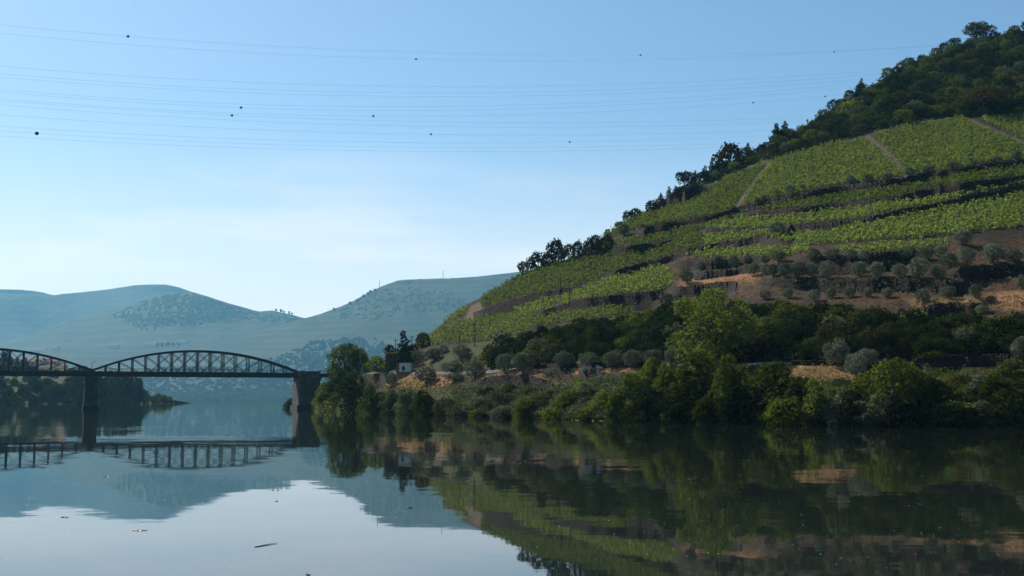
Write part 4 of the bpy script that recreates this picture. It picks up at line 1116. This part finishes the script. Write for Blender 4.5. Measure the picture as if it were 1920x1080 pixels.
cover('bank_undergrowth', [GREEN_POLY[0]], 8000, 0.2, M_MID, 7, hgt=0.9, spread=0.6)
cover('bank_creepers', [[(850,734),(930,730),(1030,738),(1070,728),(1110,720),(1190,714),(1190,790),(860,784)]], 5200, 0.26, M_GREY, 8, hgt=1.3, spread=0.7)
cover('edge_undergrowth', [GREEN_POLY[2], [(1170,430),(1230,420),(1300,408),(1385,392),(1440,372),(1440,380),(1350,407),(1250,424),(1190,440)]], 1500, 0.16, M_BROWN, 6, hgt=0.5, spread=0.4)
cover('dry_grass', STRAW_POLY, 2600, 0.13, M_STRAW, 6, hgt=0.4, spread=0.4)
cover('terrace_weeds', [DIRT_POLY[0]], 2600, 0.14, M_BROWN, 6, hgt=0.35, spread=0.4)
cover('slope_weeds', [DIRT_POLY[1]], 900, 0.14, M_GREY, 6, hgt=0.35, spread=0.4)

# loose stones on the terraces and the pale ones at the water
def stone_mesh(seed, nu=9, nv=6):
    mb = MB(); mb.ball((0, 0, 0), 1.0, nu, nv)
    r = random.Random(seed); ks = [(Vector((r.uniform(-1, 1), r.uniform(-1, 1), r.uniform(-1, 1))).normalized(), r.uniform(0.55, 0.95)) for _ in range(7)]
    vs = []
    for v in mb.v:
        v = Vector(v)
        for d, c_ in ks:
            e = v.dot(d)
            if e > c_: v -= d * (e - c_)
        vs.append(tuple(v * (1 + 0.05 * r.uniform(-1, 1))))
    mb.v = vs
    return mb.mesh('stone')
STONES = [stone_mesh(s) for s in range(4)]
M_PALE = plain('pale_stone', (0.22, 0.20, 0.17), (0.36, 0.33, 0.28), 2.0, 0.9, 0.2, 0.3, 0.05)
for s_ in STONES: s_.materials.append(M_PALE)
sr = random.Random(12)
for i in range(26):
    px = sr.uniform(1112, 1152) if i < 20 else sr.uniform(1068, 1086); py = 787.5 + sr.uniform(-2.2, 1.5)
    Dd = float(interp(px, WATER_D)) - sr.uniform(-0.6, 2.2)
    p_ = at(px, 780, Dd); r_ = sr.uniform(0.08, 0.22)
    o = link('shore_stone', STONES[i % 4]); o.location = (float(p_[0]), Dd, r_ * 0.15); o.scale = (r_ * 1.3, r_, r_ * 0.65); o.rotation_euler = (0, 0, sr.uniform(0, 6))
    tag(o, 'pale stone at the water edge below the yellow-green trees', 'stone', 'pale stones at the water edge')
M_RUBBLE = plain('terrace_stone', (0.16, 0.12, 0.09), (0.34, 0.27, 0.21), 2.0, 0.95, 0.1, 0.3, 0.05)
x = GR.uniform(1290, 2000, 1500); y = GR.uniform(500, 600, 1500); ok = inside(DIRT_POLY[0], x, y); g3 = ground(x[ok], y[ok])
base_v = np.array([v.co[:] for v in stone_mesh(3, 6, 4).vertices]); base_f = [tuple(p_.vertices) for p_ in stone_mesh(3, 6, 4).polygons]
vs = []; fs = []
for k, c_ in enumerate(g3):
    s_ = 0.08 + 0.22 * GR.rand() ** 3; a = GR.uniform(0, 6.28); ca, sa = math.cos(a), math.sin(a)
    b_ = base_v * s_; b_ = np.stack([b_[:, 0] * ca - b_[:, 1] * sa, b_[:, 0] * sa + b_[:, 1] * ca, b_[:, 2] * 0.7], 1) + c_
    o_ = k * len(base_v); vs += [tuple(map(float, q)) for q in b_]; fs += [tuple(i + o_ for i in f) for f in base_f]
me = bpy.data.meshes.new('rubble'); me.from_pydata(vs, [], fs); me.update()
tag(link('rubble', me, M_RUBBLE), kind='stuff')
# ------------------------------------------------------------------ road, parapets, car, shed, gate, poles
ROADPY = [(632,708),(720,703),(800,703),(900,701),(960,696),(1000,692),(1040,690.5),(1100,689.5),(1260,687),(1400,686),(1480,684),(1600,683),(1640,679),(1700,671),(1800,672),(1920,671),(2290,667)]
xs = np.arange(640, 2290, 4.0); yo = interp(xs, ROADPY)
a_ = ground(xs, yo); b_ = ground(xs, yo - 4.5)
a_[:, 2] += 0.25; b_[:, 2] = np.maximum(b_[:, 2] + 0.12, a_[:, 2])
a2 = a_.copy(); a2[:, 2] -= 1.0
m_road = plain('road_asphalt', (0.10, 0.09, 0.08), (0.16, 0.14, 0.12), 1.5, 0.95, 0.1, 0.2, 0.02)
road = link('road', mesh_np('road', np.stack([a2, a_, b_]), grid_faces(3, len(xs)), 4), m_road); tag(road, kind='structure')
def parapet(x0, x1, h, label):
    xs = np.arange(x0, x1 + 1, 3.0); p_ = ground(xs, interp(xs, ROADPY)); rs = np.random.RandomState(int(x0))
    rows = []
    for dy, dz in ((-0.35, -0.4), (-0.30, h), (0.1, h + 0.04), (0.15, -0.4)):
        q = p_.copy(); q[:, 1] += dy + rs.uniform(-.03, .03, len(xs)); q[:, 2] += dz + (rs.uniform(-.06, .06, len(xs)) if dz > 0 else 0); rows.append(q)
    n = len(xs)
    fs = [tuple(map(int, f)) for f in grid_faces(4, n)[:, ::-1]] + [(0, n, 2 * n, 3 * n), (n - 1, 4 * n - 1, 3 * n - 1, 2 * n - 1)]
    me = bpy.data.meshes.new('roadside_parapet'); me.from_pydata([tuple(map(float, v)) for v in np.stack(rows).reshape(-1, 3)], [], fs); me.update()
    tag(link('roadside_parapet', me, M_WALL), label, 'wall', 'low parapets along the road')
parapet(1000, 1250, 0.95, 'low dark parapet running under the roadside olives and past the silver car')
parapet(1485, 1600, 0.6, 'low parapet above the orange straw slope')
parapet(1780, 2200, 0.5, 'low pale-edged parapet at the right end of the road')

def car_at(px, py, label):
    p_ = ground(px, py)[0]
    o = thing('parked_car', (p_[0], p_[1] - 0.05, p_[2] - 0.95), label, 'car', None, R(-8))
    paint = plain('silver_paint', (0.55, 0.56, 0.57), (0.62, 0.63, 0.64), 0.5, 0.25, 0.5, 0.0, 0.0); glass = plain('car_glass', (0.02, 0.025, 0.03), (0.03, 0.035, 0.04), 0.5, 0.08, 0.6, 0, 0); rub = plain('rubber', (0.02, 0.02, 0.02), (0.03, 0.03, 0.03), 1, 0.9, 0.1, 0, 0)
    prof = [(-2.0, 0.35), (-2.05, 0.75), (-1.75, 0.92), (-0.95, 0.98), (-0.35, 1.42), (0.75, 1.45), (1.55, 1.02), (2.0, 0.95), (2.05, 0.4)]
    mb = MB(); n = len(prof); vs = []
    for sy in (-1, 1):
        for x, z in prof: vs.append((x, sy * (0.84 if z < 1.1 else 0.66), z))
    fs = [tuple(range(n)), tuple(range(2 * n - 1, n - 1, -1))] + [(i, n + i, n + (i + 1) % n, (i + 1) % n) for i in range(n)]
    mb.add(vs, fs); mb.build('body', paint, o)
    for sy in (-1, 1):
        mb = MB(); mb.add([(-0.75, sy * 0.842, 1.0), (1.3, sy * 0.842, 1.02), (0.7, sy * 0.70, 1.38), (-0.3, sy * 0.70, 1.37)], [(0, 1, 2, 3) if sy < 0 else (3, 2, 1, 0)]); mb.build('side_window', glass, o)
    mb = MB(); mb.add([(-0.98, -0.66, 1.0), (-0.98, 0.66, 1.0), (-0.42, 0.6, 1.40), (-0.42, -0.6, 1.40)], [(0, 1, 2, 3)]); mb.build('windscreen', glass, o)
    for sx in (-1.25, 1.3):
        for sy in (-0.78, 0.78):
            mb = MB(); mb.tube([(sx, sy - 0.1, 0.31), (sx, sy + 0.1, 0.31)], 0.31, 14); w_ = mb.build('wheel', rub, o)
            mb = MB(); mb.tube([(sx, sy - 0.12, 0.31), (sx, sy + 0.12, 0.31)], 0.18, 10); mb.build('rim', paint, w_)
car_at(1110, 688, 'silver car parked by the parapet under the roadside olives')

M_WHITE = plain('whitewash', (0.52, 0.52, 0.51), (0.66, 0.66, 0.65), 1.2, 0.9, 0.2, 0.15, 0.02)
M_HOLE = plain('dark_glass', (0.015, 0.017, 0.02), (0.02, 0.022, 0.026), 1, 0.3, 0.5, 0, 0)
M_TILE = plain('roof_tiles', (0.16, 0.085, 0.06), (0.24, 0.13, 0.09), 1.2, 0.9, 0.15, 0.4, 0.05)
M_PLASTER = plain('rosy_plaster', (0.42, 0.31, 0.27), (0.52, 0.41, 0.36), 0.4, 0.9, 0.15, 0.1, 0.02)
M_REDWALL = plain('red_brown_wall', (0.14, 0.08, 0.06), (0.22, 0.13, 0.09), 1.0, 0.95, 0.1, 0.4, 0.06)
p_ = ground(759, 705)[0]; k = p_[1] / F
shed = thing('white_shed', p_, 'small whitewashed shed with one dark arched window on a brown stone base', 'shed', None, R(-14))
w_, h_ = 22 * k, 15.5 * k; zb = 8 * k
mb = MB(); mb.box((0, 0.9, zb + h_ / 2), (w_, 1.8, h_)); mb.build('wall', M_WHITE, shed)
mb = MB(); mb.box((0, 0.9, zb / 2 - 1.0), (w_ * 1.05, 2.1, zb + 2.0)); mb.build('stone_base', M_REDWALL, shed)
mb = MB(); mb.box((0, 0.9, zb + h_ + 0.06), (w_ * 1.04, 1.95, 0.12)); mb.build('roof', M_WHITE, shed)
mb = MB(); n = 9; cx, cz, rw, rh = -0.25 * w_ / 2, zb + h_ * 0.36, 0.14 * w_, h_ * 0.2
vs = [(cx - rw, -0.03, cz - rh), (cx + rw, -0.03, cz - rh)] + [(cx + rw * math.cos(math.pi * i / n), -0.03, cz + rh * 0.7 + rw * math.sin(math.pi * i / n)) for i in range(n + 1)]
vs2 = [(x_, 0.06, z_) for x_, _y, z_ in vs]; q = len(vs)
mb.add(vs + vs2, [tuple(range(q))] + [(i, i + q, (i + 1) % q + q, (i + 1) % q) for i in range(q)]); win = mb.build('window', M_HOLE, shed)
mb = MB(); mb.box((cx, -0.06, cz - rh - 0.06), (rw * 2.5, 0.12, 0.1)); mb.build('sill', M_WHITE, win)
p_ = ground(737, 690)[0]; k = p_[1] / F
ruin = thing('stone_terrace_block', p_, 'old grey stone wall block with dry grass on top, above the gate pillars', 'wall', None, R(-8))
for r_ in range(4):
    for c_ in range(5):
        mb = MB(); wv = 32 * k / 5; hv = 3.3 * k
        mb.box((-16 * k + wv * (c_ + 0.5) + (r_ % 2) * 0.2, 0.8, 12 * k + hv * (r_ + 0.5)), (wv - 0.05, 2.0 + 0.1 * ((r_ * 3 + c_ * 7) % 3), hv - 0.04)); mb.build('stone', M_STONE, ruin)
mb = MB(); mb.box((0, 1.0, 5.5 * k), (31 * k, 1.8, 13 * k)); mb.build('wall_core', M_REDWALL, ruin)
gq = leaf_quads(np.stack([np.linspace(-15 * k, 15 * k, 60), np.full(60, 0.6), np.full(60, 25.2 * k)], 1), 0.22, (0.25, 0.8), 9, 0.4, (0.0, 0.5), rs=GR)
o = link('grass_tuft', mesh_np('grass_tuft', gq.reshape(-1, 3), np.arange(len(gq) * 4), 4), M_STRAW, ruin)
for i, (px, lab) in enumerate(((727, 'left stone gate pillar beside the shed'), (746, 'right stone gate pillar, next to the white shed'))):
    p_ = ground(px, 706)[0]; k = p_[1] / F
    o = thing('gate_pillar', p_, lab, 'pillar', 'old gate pillars')
    mb = MB(); mb.box((0, -0.6, 10 * k), (5.0 * k, 0.6, 24 * k), None, 0.92); mb.build('shaft', M_STONE, o)
    mb = MB(); mb.box((0, -0.6, 22.6 * k), (6.2 * k, 0.8, 1.2 * k)); mb.ball((0, -0.6, 24.4 * k), 1.6 * k, 8, 6); mb.build('cap', M_STONE, o)
# small stone hut in the terraces
p_ = ground(872, 681)[0]; k = p_[1] / F
o = thing('stone_hut', p_, 'tiny brown stone hut with a dark doorway among the olives', 'hut', None, R(-20))
mb = MB(); mb.box((0, 0.8, 5 * k), (13 * k, 1.8, 12 * k)); mb.build('wall', M_REDWALL, o)
mb = MB(); mb.box((0, 0.8, 11.4 * k), (14.5 * k, 2.2, 0.9 * k)); mb.build('roof', M_STONE, o)
mb = MB(); mb.box((3.5 * k, -0.12, 4.2 * k), (4 * k, 0.1, 8.5 * k)); mb.build('doorway', M_HOLE, o)

M_WOOD = plain('pole_wood', (0.05, 0.04, 0.035), (0.08, 0.065, 0.055), 2, 0.9, 0.1, 0.1, 0.01)
POLES = [(741,670,636,'leaning wooden pole beside the small dark bush on the stone block'),(772,655,629,'wooden pole on the hill edge by the tall dark evergreen'),
         (862,648,620,'shorter of the two poles on the lowest left vine plot'),(890,650,606,'taller of the two poles on the lowest left vine plot'),
         (1050,556,524,'upper pole on the vineyard shoulder above the thick dark wall'),(1067,566,538,'lower pole on the vineyard shoulder, nearer the middle plot'),(1007,650,634,'short pole at the edge of the thicket')]
for px, y0, y1, lab in POLES:
    p_ = ground(px, y0)[0]; k = p_[1] / F; h = (y0 - y1) * k
    o = thing('utility_pole', p_, lab, 'pole', 'wooden poles on the hillside')
    mb = MB(); mb.tube([(0, 0, -0.5), (0.02 * h, 0, h)], [0.13, 0.10], 7); mb.build('post', M_WOOD, o)
    mb = MB(); mb.bar((-0.5, 0, h - 0.35), (0.55, 0, h - 0.33), 0.09, 0.1)
    for q in (-0.45, 0.0, 0.5): mb.tube([(q, 0, h - 0.3), (q, 0, h - 0.12)], 0.035, 5)
    mb.build('cross_arm', M_WOOD, o)
p_ = ground(1086, 470)[0]; k = p_[1] / F
o = thing('lattice_mast', p_, 'small lattice mast sticking out of the shoulder trees', 'mast')
mb = MB(); h = 30 * k
for sx, sy in ((-1, -1), (1, -1), (1, 1), (-1, 1)): mb.bar((sx * .35, sy * .35, -0.5), (sx * .08, sy * .08, h), 0.07, 0.07)
mb.build('leg', M_IRON, o)
for q in range(7):
    mb = MB(); t0, t1 = q / 7, (q + 1) / 7; r0, r1 = .35 - .27 * t0, .35 - .27 * t1
    mb.bar((-r0, -r0, h * t0), (r1, -r1, h * t1), 0.04, 0.04); mb.bar((r0, r0, h * t0), (-r1, r1, h * t1), 0.04, 0.04); mb.build('brace', M_IRON, o)
mb = MB(); mb.bar((-0.8, 0, h * 0.82), (0.8, 0, h * 0.82), 0.08, 0.08); mb.build('cross_arm', M_IRON, o)
for px, y0, y1, lab in ((710,541,527,'thin mast on the far hill left of its flat top'),(829,523,510,'thin mast on the flat skyline of the far hill')):
    p_ = pt4(px, y0)[0]; k = p_[1] / F
    o = thing('radio_mast', p_, lab, 'mast', 'thin masts on the far hill')
    mb = MB(); mb.tube([(0, 0, -2), (0, 0, (y0 - y1 + 2) * k)], [1.5, 1.1], 5); mb.build('mast_pole', M_WOOD, o)
    mb = MB(); mb.bar((-1.5, 0, (y0 - y1) * k), (1.5, 0, (y0 - y1) * k), 0.6, 0.6); mb.build('cross_arm', M_WOOD, o)

# ------------------------------------------------------------------ houses far away
def house(p_, w, d, h, wall, label, rz=0.0, nwin=3, group=None, cat='house', storeys=1):
    o = thing('village_house' if cat == 'house' else 'farm_building', p_, label, cat, group, rz)
    mb = MB(); mb.box((0, 0, h / 2 - 1), (w, d, h + 2)); mb.build('wall', wall, o)
    mb = MB(); a = 0.6
    mb.add([(-w / 2 - a, -d / 2 - a, h), (w / 2 + a, -d / 2 - a, h), (w / 2 + a, d / 2 + a, h), (-w / 2 - a, d / 2 + a, h), (-w / 2 + 1, 0, h + d * 0.28), (w / 2 - 1, 0, h + d * 0.28)],
           [(0, 1, 5, 4), (2, 3, 4, 5), (1, 2, 5), (3, 0, 4), (3, 2, 1, 0)]); mb.build('roof', M_TILE, o)
    for s_ in range(storeys):
        for i in range(nwin):
            mb = MB(); x_ = -w / 2 + w * (i + 0.5) / nwin; z_ = h * (s_ + 0.5) / storeys
            mb.box((x_, -d / 2 - 0.05, z_), (min(1.2, w / nwin * 0.4), 0.12, h / storeys * 0.45)); mb.build('window', M_HOLE, o)
            mb = MB(); x_ = -w / 2 + w * (i + 0.5) / nwin
def ptl(px, py, D): return at(px, py, D)
house(ptl(52, 690, 1080), 14, 9, 5.5, M_PLASTER, 'pale rosy house at the left end of the village seen through the truss', R(5), 4, 'village houses behind the bridge', 'house', 2)
house(ptl(74, 688, 1110), 9, 8, 6.5, M_WHITE, 'white house between two rosy ones behind the left arch', R(-8), 3, 'village houses behind the bridge', 'house', 2)
house(ptl(92, 692, 1120), 17, 9, 7, M_PLASTER, 'long rosy warehouse behind the falling end of the left arch', R(3), 5, 'village houses behind the bridge', 'house', 2)
house(ptl(116, 695, 1150), 10, 8, 4.5, M_PLASTER, 'small rosy house right of the long warehouse behind the arch', R(10), 3, 'village houses behind the bridge', 'house', 1)
for px, py, w, lab in ((72,649,34,'long low farm building at the far left of the terraced hill'),(105,651,12,'tiny bright white farmhouse beside the pale track on the far hill'),(213,648,17,'white farmhouse standing alone in the middle of the far slope'),(283,647,20,'pale farmhouse next to the dark trees on the far hill'),(341,643,16,'white farmhouse above the crown of the right arch')):
    p_ = pt4(px, py)[0]; k = p_[1] / F
    house((p_[0], p_[1] - 2, p_[2] - 0.5), w * k, 30, 13, M_WHITE, lab, R(4), 3, 'farmhouses on the far hill', 'farmhouse')

# ------------------------------------------------------------------ far trees
def far_tree(px, py, h, w, pt, mat, label, cat, group):
    p_ = pt(px, py)[0]; k = p_[1] / F; i = _ctr.get('far', 0); _ctr['far'] = i + 1
    o = link('far_tree', FAR[i % 5]); o.location = (float(p_[0]), float(p_[1]), float(p_[2]) - 0.6); o.scale = (w * k / 10, w * k / 10, h * k / 10); o.rotation_euler = (0, 0, PR.uniform(0, 6)); set_mat(o, mat)
    tag(o, label, cat, group)
def left_tree(px, py, h, w, D, mat, label, cat, group=None):
    o = plant('broad', 'bank_tree', at(px, py, D), w * D / F, h * D / F, mat, label, cat, group, True, 0.5)
for px, py, h, w, lab in ((146,757,46,34,'dark tree just left of the mid river pier on the far bank'),(168,757,50,38,'dark tall tree right behind the mid river pier'),(192,757,48,36,'dark bank tree right of the mid river pier'),(216,757,50,38,'tall dark bank tree in the middle of the shaded grove'),(240,756,50,36,'dark bank tree second from the right end of the shaded grove'),(260,756,44,26,'dark rounded tree ending the shaded grove on the far bank'),(126,757,40,34,'dark tree at the left end of the shaded grove')):
    left_tree(px, py, h, w, 955, M_DARK, lab, 'tree', 'shaded grove on the far bank')
for px, h in ((135, 52), (157, 54), (180, 54), (204, 54), (228, 52), (250, 46)):
    left_tree(px, 752, h, 36, 1005, M_DARK, 'dark tree in the back of the shaded grove on the far bank', 'tree', 'back trees of the shaded grove')
for px, py, h, w, m_, lab in ((278,755,18,18,M_MID,'small bright tree just right of the shaded grove'),(292,755,16,16,M_LIGHT,'small light tree second right of the shaded grove'),(305,755,15,18,M_MID,'small tree third right of the shaded grove'),(319,755,9,16,M_LIGHT,'tiny last shrub at the tip of the far bank')):
    left_tree(px, py, h, w, 1010, m_, lab, 'tree', 'small trees at the tip of the far bank')
for px, py, h, w, m_ in ((-60,757,24,34,M_MID),(-25,757,22,32,M_GREY),(8,757,18,26,M_MID),(30,757,20,30,M_LIGHT),(55,757,20,28,M_GREY),(78,757,19,26,M_MID),(100,757,22,26,M_GREY),(15,742,20,26,M_DARK),(44,741,22,28,M_MID),(70,738,20,26,M_DARK),(92,742,20,26,M_MID),(112,744,24,26,M_DARK),(0,728,20,26,M_DARK),(28,724,16,22,M_MID),(62,722,16,22,M_DARK),(88,722,14,22,M_MID),(-30,735,20,28,M_MID)):
    left_tree(px, py, h, w, 905, m_, '%s bushy tree on the sunlit slope under the left arch, %s' % ({M_MID: 'green', M_LIGHT: 'light green', M_GREY: 'grey-green', M_DARK: 'dark'}[m_], 'at the water' if py > 750 else 'half way up' if py > 730 else 'just below the bridge'), 'tree', 'bushes under the left arch')
for px, py, h, w, lab in ((8,695,38,30,'dark tree at the left edge behind the truss'),(33,690,20,12,'slim dark tree left of the rosy houses'),(46,688,18,12,'slim dark tree in front of the rosy house'),(140,704,14,26,'dark round tree behind the low end of the left arch'),(158,702,16,24,'dark tree behind the meeting of the two arches'),(-20,700,36,40,'dark tree past the left edge')):
    left_tree(px, py, h, w, 1060, M_DARK, lab, 'tree', 'dark trees in the village')
for i, (px, py, h, w) in enumerate(((520,584.5,5,6),(527,583.5,7,7),(533,583,5,6),(541,588,6,5),(546,590,5,5))):
    far_tree(px, py, h, w, pt3, M_DARK, 'tiny far tree on the knoll at the saddle between the hills', 'tree', 'tiny trees on the saddle knoll')
for px, py in ((656,569),(692,550.5),(693,548),(704,546),(683,555),(668,563.5),(625,580)):
    far_tree(px, py + 1.5, 5.5, 8, pt4, M_DARK, 'dark tree on the skyline of the terraced far hill', 'tree', 'trees on the far skyline')
for px in (297,304,311,318,326,333): far_tree(px, 649, 8, 8, pt4, M_DARK, 'dark tree in the row beside the pale farmhouse on the far hill', 'tree', 'tree row by the far farmhouse')
FR = np.random.RandomState(21)
def far_cover(name, polys, n, pt, mat, s0, s1, dens=None):
    q = np.concatenate([np.array(p_, float) for p_ in polys]); x0, y0 = q.min(0); x1, y1 = q.max(0)
    x = FR.uniform(x0, x1, n * 4); y = FR.uniform(y0, y1, n * 4); ok = np.zeros(len(x), bool)
    for p_ in polys: ok |= inside(p_, x, y)
    ok &= wob(x / 14, y / 9, 5) > FR.uniform(-1.6, 0.7, len(x))
    x, y = x[ok][:n], y[ok][:n]; g3 = pt(x, y)
    s = FR.uniform(s0, s1, len(x)) * g3[:, 1] / F
    base = FR.normal(size=(len(x), 26, 3)); base /= np.linalg.norm(base, axis=2)[..., None]
    base[..., 2] = np.abs(base[..., 2]) * 1.25 - 0.1
    ctr = g3[:, None] + base * (s / 2)[:, None, None] * np.array([1.1, 1.1, 0.9])
    nr_ = base + 0.5 * FR.normal(size=base.shape); nr_ /= np.linalg.norm(nr_, axis=2)[..., None]
    t = np.cross(nr_, FR.normal(size=base.shape)); t /= np.linalg.norm(t, axis=2)[..., None]; b = np.cross(nr_, t)
    ls = (s * 0.26)[:, None, None] * FR.uniform(0.7, 1.3, base.shape[:2])[..., None]
    lq = np.stack([ctr - t * ls, ctr - b * ls, ctr + t * ls, ctr + b * ls], 2).reshape(-1, 3)
    tag(link(name, mesh_np(name, lq, np.arange(len(lq)), 4), mat), kind='stuff')
far_cover('far_slope_wood', [[(245,752),(255,700),(300,690),(440,690),(545,660),(590,640),(700,632),(730,650),(730,760),(300,756)]], 2600, pt4, M_DARK, 4, 8)
far_cover('far_shore_wood', [[(300,740),(560,738),(620,742),(620,754),(300,755)]], 260, pt4, M_MID, 9, 16)
far_cover('far_orchard', [[(640,580),(690,552),(770,526),(790,540),(860,555),(880,575),(780,590),(700,600),(640,600)]], 420, pt4, M_MID, 2, 4)
far_cover('middle_hill_wood', [[(210,590),(260,568),(340,549),(400,562),(480,588),(470,600),(330,610),(270,620)], [(480,588),(560,596),(560,606),(480,602)]], 1100, pt3, M_MID, 2.5, 5)
far_cover('left_bank_scrub', [[(-200,680),(60,690),(140,700),(320,748),(320,757),(-200,757)]], 420, ptL, M_MID, 6, 14)

# ------------------------------------------------------------------ power lines with marker balls
M_WIRE = plain('wire', (0.10, 0.11, 0.12), (0.14, 0.15, 0.16), 1, 0.6, 0.4, 0, 0)
M_BALL = plain('marker_ball_paint', (0.05, 0.03, 0.03), (0.07, 0.04, 0.035), 1, 0.6, 0.3, 0, 0)
def wire_D(px): return 270 + 0.19 * px
WIRES = [((0,47),(700,93),(1201,106),(1640,91)),((0,62),(780,111),(1201,111),(1680,90)),((0,125),(480,152),(960,164),(1600,135)),((0,139),(480,166),(960,175),(1600,142)),((0,146),(480,170),(960,184),(1590,150)),
         ((0,169),(452,192),(960,200),(1560,160)),((0,173),(452,199),(960,207),(1560,166)),((0,185),(435,211),(960,216),(1530,182)),((0,189),(435,215),(960,231),(1450,222)),((0,197),(480,226),(960,240),(1440,230)),
         ((0,216),(480,240),(960,256),(1400,245)),((0,237),(480,259),(960,270),(1380,256)),((0,246),(480,268),(960,279),(1370,268)),((0,256),(480,275),(960,287),(1350,275))]
WN = ['topmost', 'second', 'third', 'fourth', 'fifth', 'sixth', 'seventh', 'eighth', 'ninth', 'tenth', 'eleventh', 'twelfth', 'thirteenth', 'lowest']
WIRE_FN = []
for i, w_ in enumerate(WIRES):
    c_ = np.polyfit([q[0] for q in w_], [q[1] for q in w_], 2); WIRE_FN.append(c_)
    xs = np.linspace(-260, w_[-1][0] + 140, 70); ys = np.polyval(c_, xs); Dv = wire_D(xs)
    pts = at(xs, ys, Dv); mb = MB(); mb.tube([tuple(map(float, q)) for q in pts], [0.012 + 0.010 * k / 69 for k in range(70)], 4)
    o = mb.build('power_line', M_WIRE)
    tag(o, ('thin power line crossing the sky, %s of the bundle' % ('the topmost' if i == 0 else 'the lowest' if i == 13 else WN[i] + ' from the top')), 'power line', 'power lines across the valley')
BALLS = [(240,0,67,'dark marker ball highest at the left, above the second power line'),(780,1,111,'dark marker ball on the upper lines in the middle of the sky'),(1201,0,106,'small marker ball on the upper lines right of the middle'),(1564,1,99,'small marker ball on the upper lines close to the wooded hilltop'),
         (452,6,200,'upper one of two marker balls close together'),(435,8,215,'lower one of two marker balls close together'),(700,7,216,'tiny marker ball right of the close pair'),(808,10,255,'marker ball on the lower lines near the middle'),(69,12,250,'largest marker ball, far left on the lower lines'),(1068,11,270,'marker ball on the lower lines left of the vineyard hill'),(1412,7,189,'small marker ball just above the wooded ridge'),(1547,7,184,'smallest marker ball touching the ridge tree tops')]
for px, wi, py, lab in BALLS:
    D = float(wire_D(px)); y = float(np.polyval(WIRE_FN[wi], px))
    if abs(y - py) > 8: y = py
    c_ = at(px, py if abs(y - py) > 4 else y, D)
    o = thing('marker_ball', c_, lab, 'marker ball', 'marker balls on the power lines')
    r_ = 0.36 if px > 100 else 0.44
    mb = MB(); mb.ball((0, 0, 0), r_, 12, 8); mb.build('shell', M_BALL, o, True)
    mb = MB(); mb.tube([(-r_ - 0.12, 0, 0), (r_ + 0.12, 0, 0)], 0.06, 6); mb.build('clamp', M_WIRE, o)

# ------------------------------------------------------------------ things afloat
def on_water(px, py):
    x, z = ray(px, py); D = -CAMZ / float(z); return float(x) * D, D
M_TWIG = plain('wet_wood', (0.04, 0.035, 0.03), (0.08, 0.065, 0.05), 6, 0.7, 0.3, 0.1, 0.005)
a_, b_ = on_water(478, 1026), on_water(520, 1019)
mb = MB(); mb.tube([(a_[0], a_[1], 0.005), ((a_[0] + b_[0]) / 2, (a_[1] + b_[1]) / 2 + 0.03, 0.012), (b_[0], b_[1], 0.012)], [0.012, 0.010, 0.005], 6)
tag(mb.build('floating_stick', M_TWIG), 'thin straight stick floating on the bright water', 'stick')
M_LEAF = plain('wet_leaf', (0.05, 0.045, 0.02), (0.10, 0.08, 0.035), 9, 0.5, 0.4, 0.2, 0.005)
def debris(px, py, wpx, n, label):
    x, D = on_water(px, py); rs = random.Random(int(px)); o = thing('floating_debris', (x, D, 0), label, 'debris', 'bits of plants adrift')
    mb = MB(); w_ = 0.7 * wpx * D / F
    mb.tube([(-w_ / 2, 0, 0.004), (0, 0.03, 0.012), (w_ / 2, -0.02, 0.006)], [0.006, 0.012, 0.005], 5); mb.build('twig', M_TWIG, o)
    for k in range(n):
        mb = MB(); cx = rs.uniform(-w_ / 2, w_ / 2); cy = rs.uniform(-0.08, 0.08); a = rs.uniform(0, 6.28); l = rs.uniform(0.035, 0.07); ca, sa = math.cos(a) * l, math.sin(a) * l
        mb.add([(cx - ca, cy - sa, 0.008), (cx - sa * 0.45, cy + ca * 0.45, 0.02), (cx + ca, cy + sa, 0.012), (cx + sa * 0.45, cy - ca * 0.45, 0.004)], [(0, 1, 2, 3)]); mb.build('leaf', M_LEAF, o)
debris(121, 970, 18, 6, 'dark clump of leaves and twig adrift at the left')
debris(262, 995, 38, 7, 'long string of leaf bits adrift left of the middle')
debris(768, 952, 12, 4, 'small dark bit adrift below the far hill reflection')
debris(200, 894, 10, 3, 'tiny dark twig adrift under the bridge reflection')
debris(578, 1077, 8, 3, 'tiny dark leaf bit at the bottom edge')
debris(520, 940, 8, 3, 'tiny leaf bit adrift in the bright sky reflection')
debris(692, 831, 40, 4, 'thin pale branch afloat off the waterside trees')
vs = []; n = 0
for k in range(260):
    px = FR.uniform(0, 1900); py = 850 + 220 * FR.rand() ** 1.4
    x, D = on_water(px, py); s = FR.uniform(0.010, 0.035) * (D / 50)
    vs += [(x - s * 1.6, D, 0.006), (x, D - s, 0.008), (x + s * 1.6, D, 0.006), (x, D + s, 0.010)]; n += 1
M_FOAM = plain('foam', (0.35, 0.35, 0.33), (0.5, 0.5, 0.48), 5, 0.6, 0.4, 0, 0)
tag(link('foam_flecks', mesh_np('foam_flecks', vs, np.arange(4 * n), 4), M_FOAM), kind='stuff')

# ------------------------------------------------------------------ the air
mb = MB(); mb.box((0, 5700, 495), (14400, 12400, 1006))
hm, nt, N, L, out = new_mat('haze_air')
vp = N.new('ShaderNodeVolumePrincipled')
vp.inputs['Color'].default_value = (0.25, 0.66, 1.0, 1); vp.inputs['Density'].default_value = 0.5e-4; vp.inputs['Anisotropy'].default_value = 0.25
L.new(vp.outputs['Volume'], out.inputs['Volume'])
tag(mb.build('haze', hm), kind='stuff')
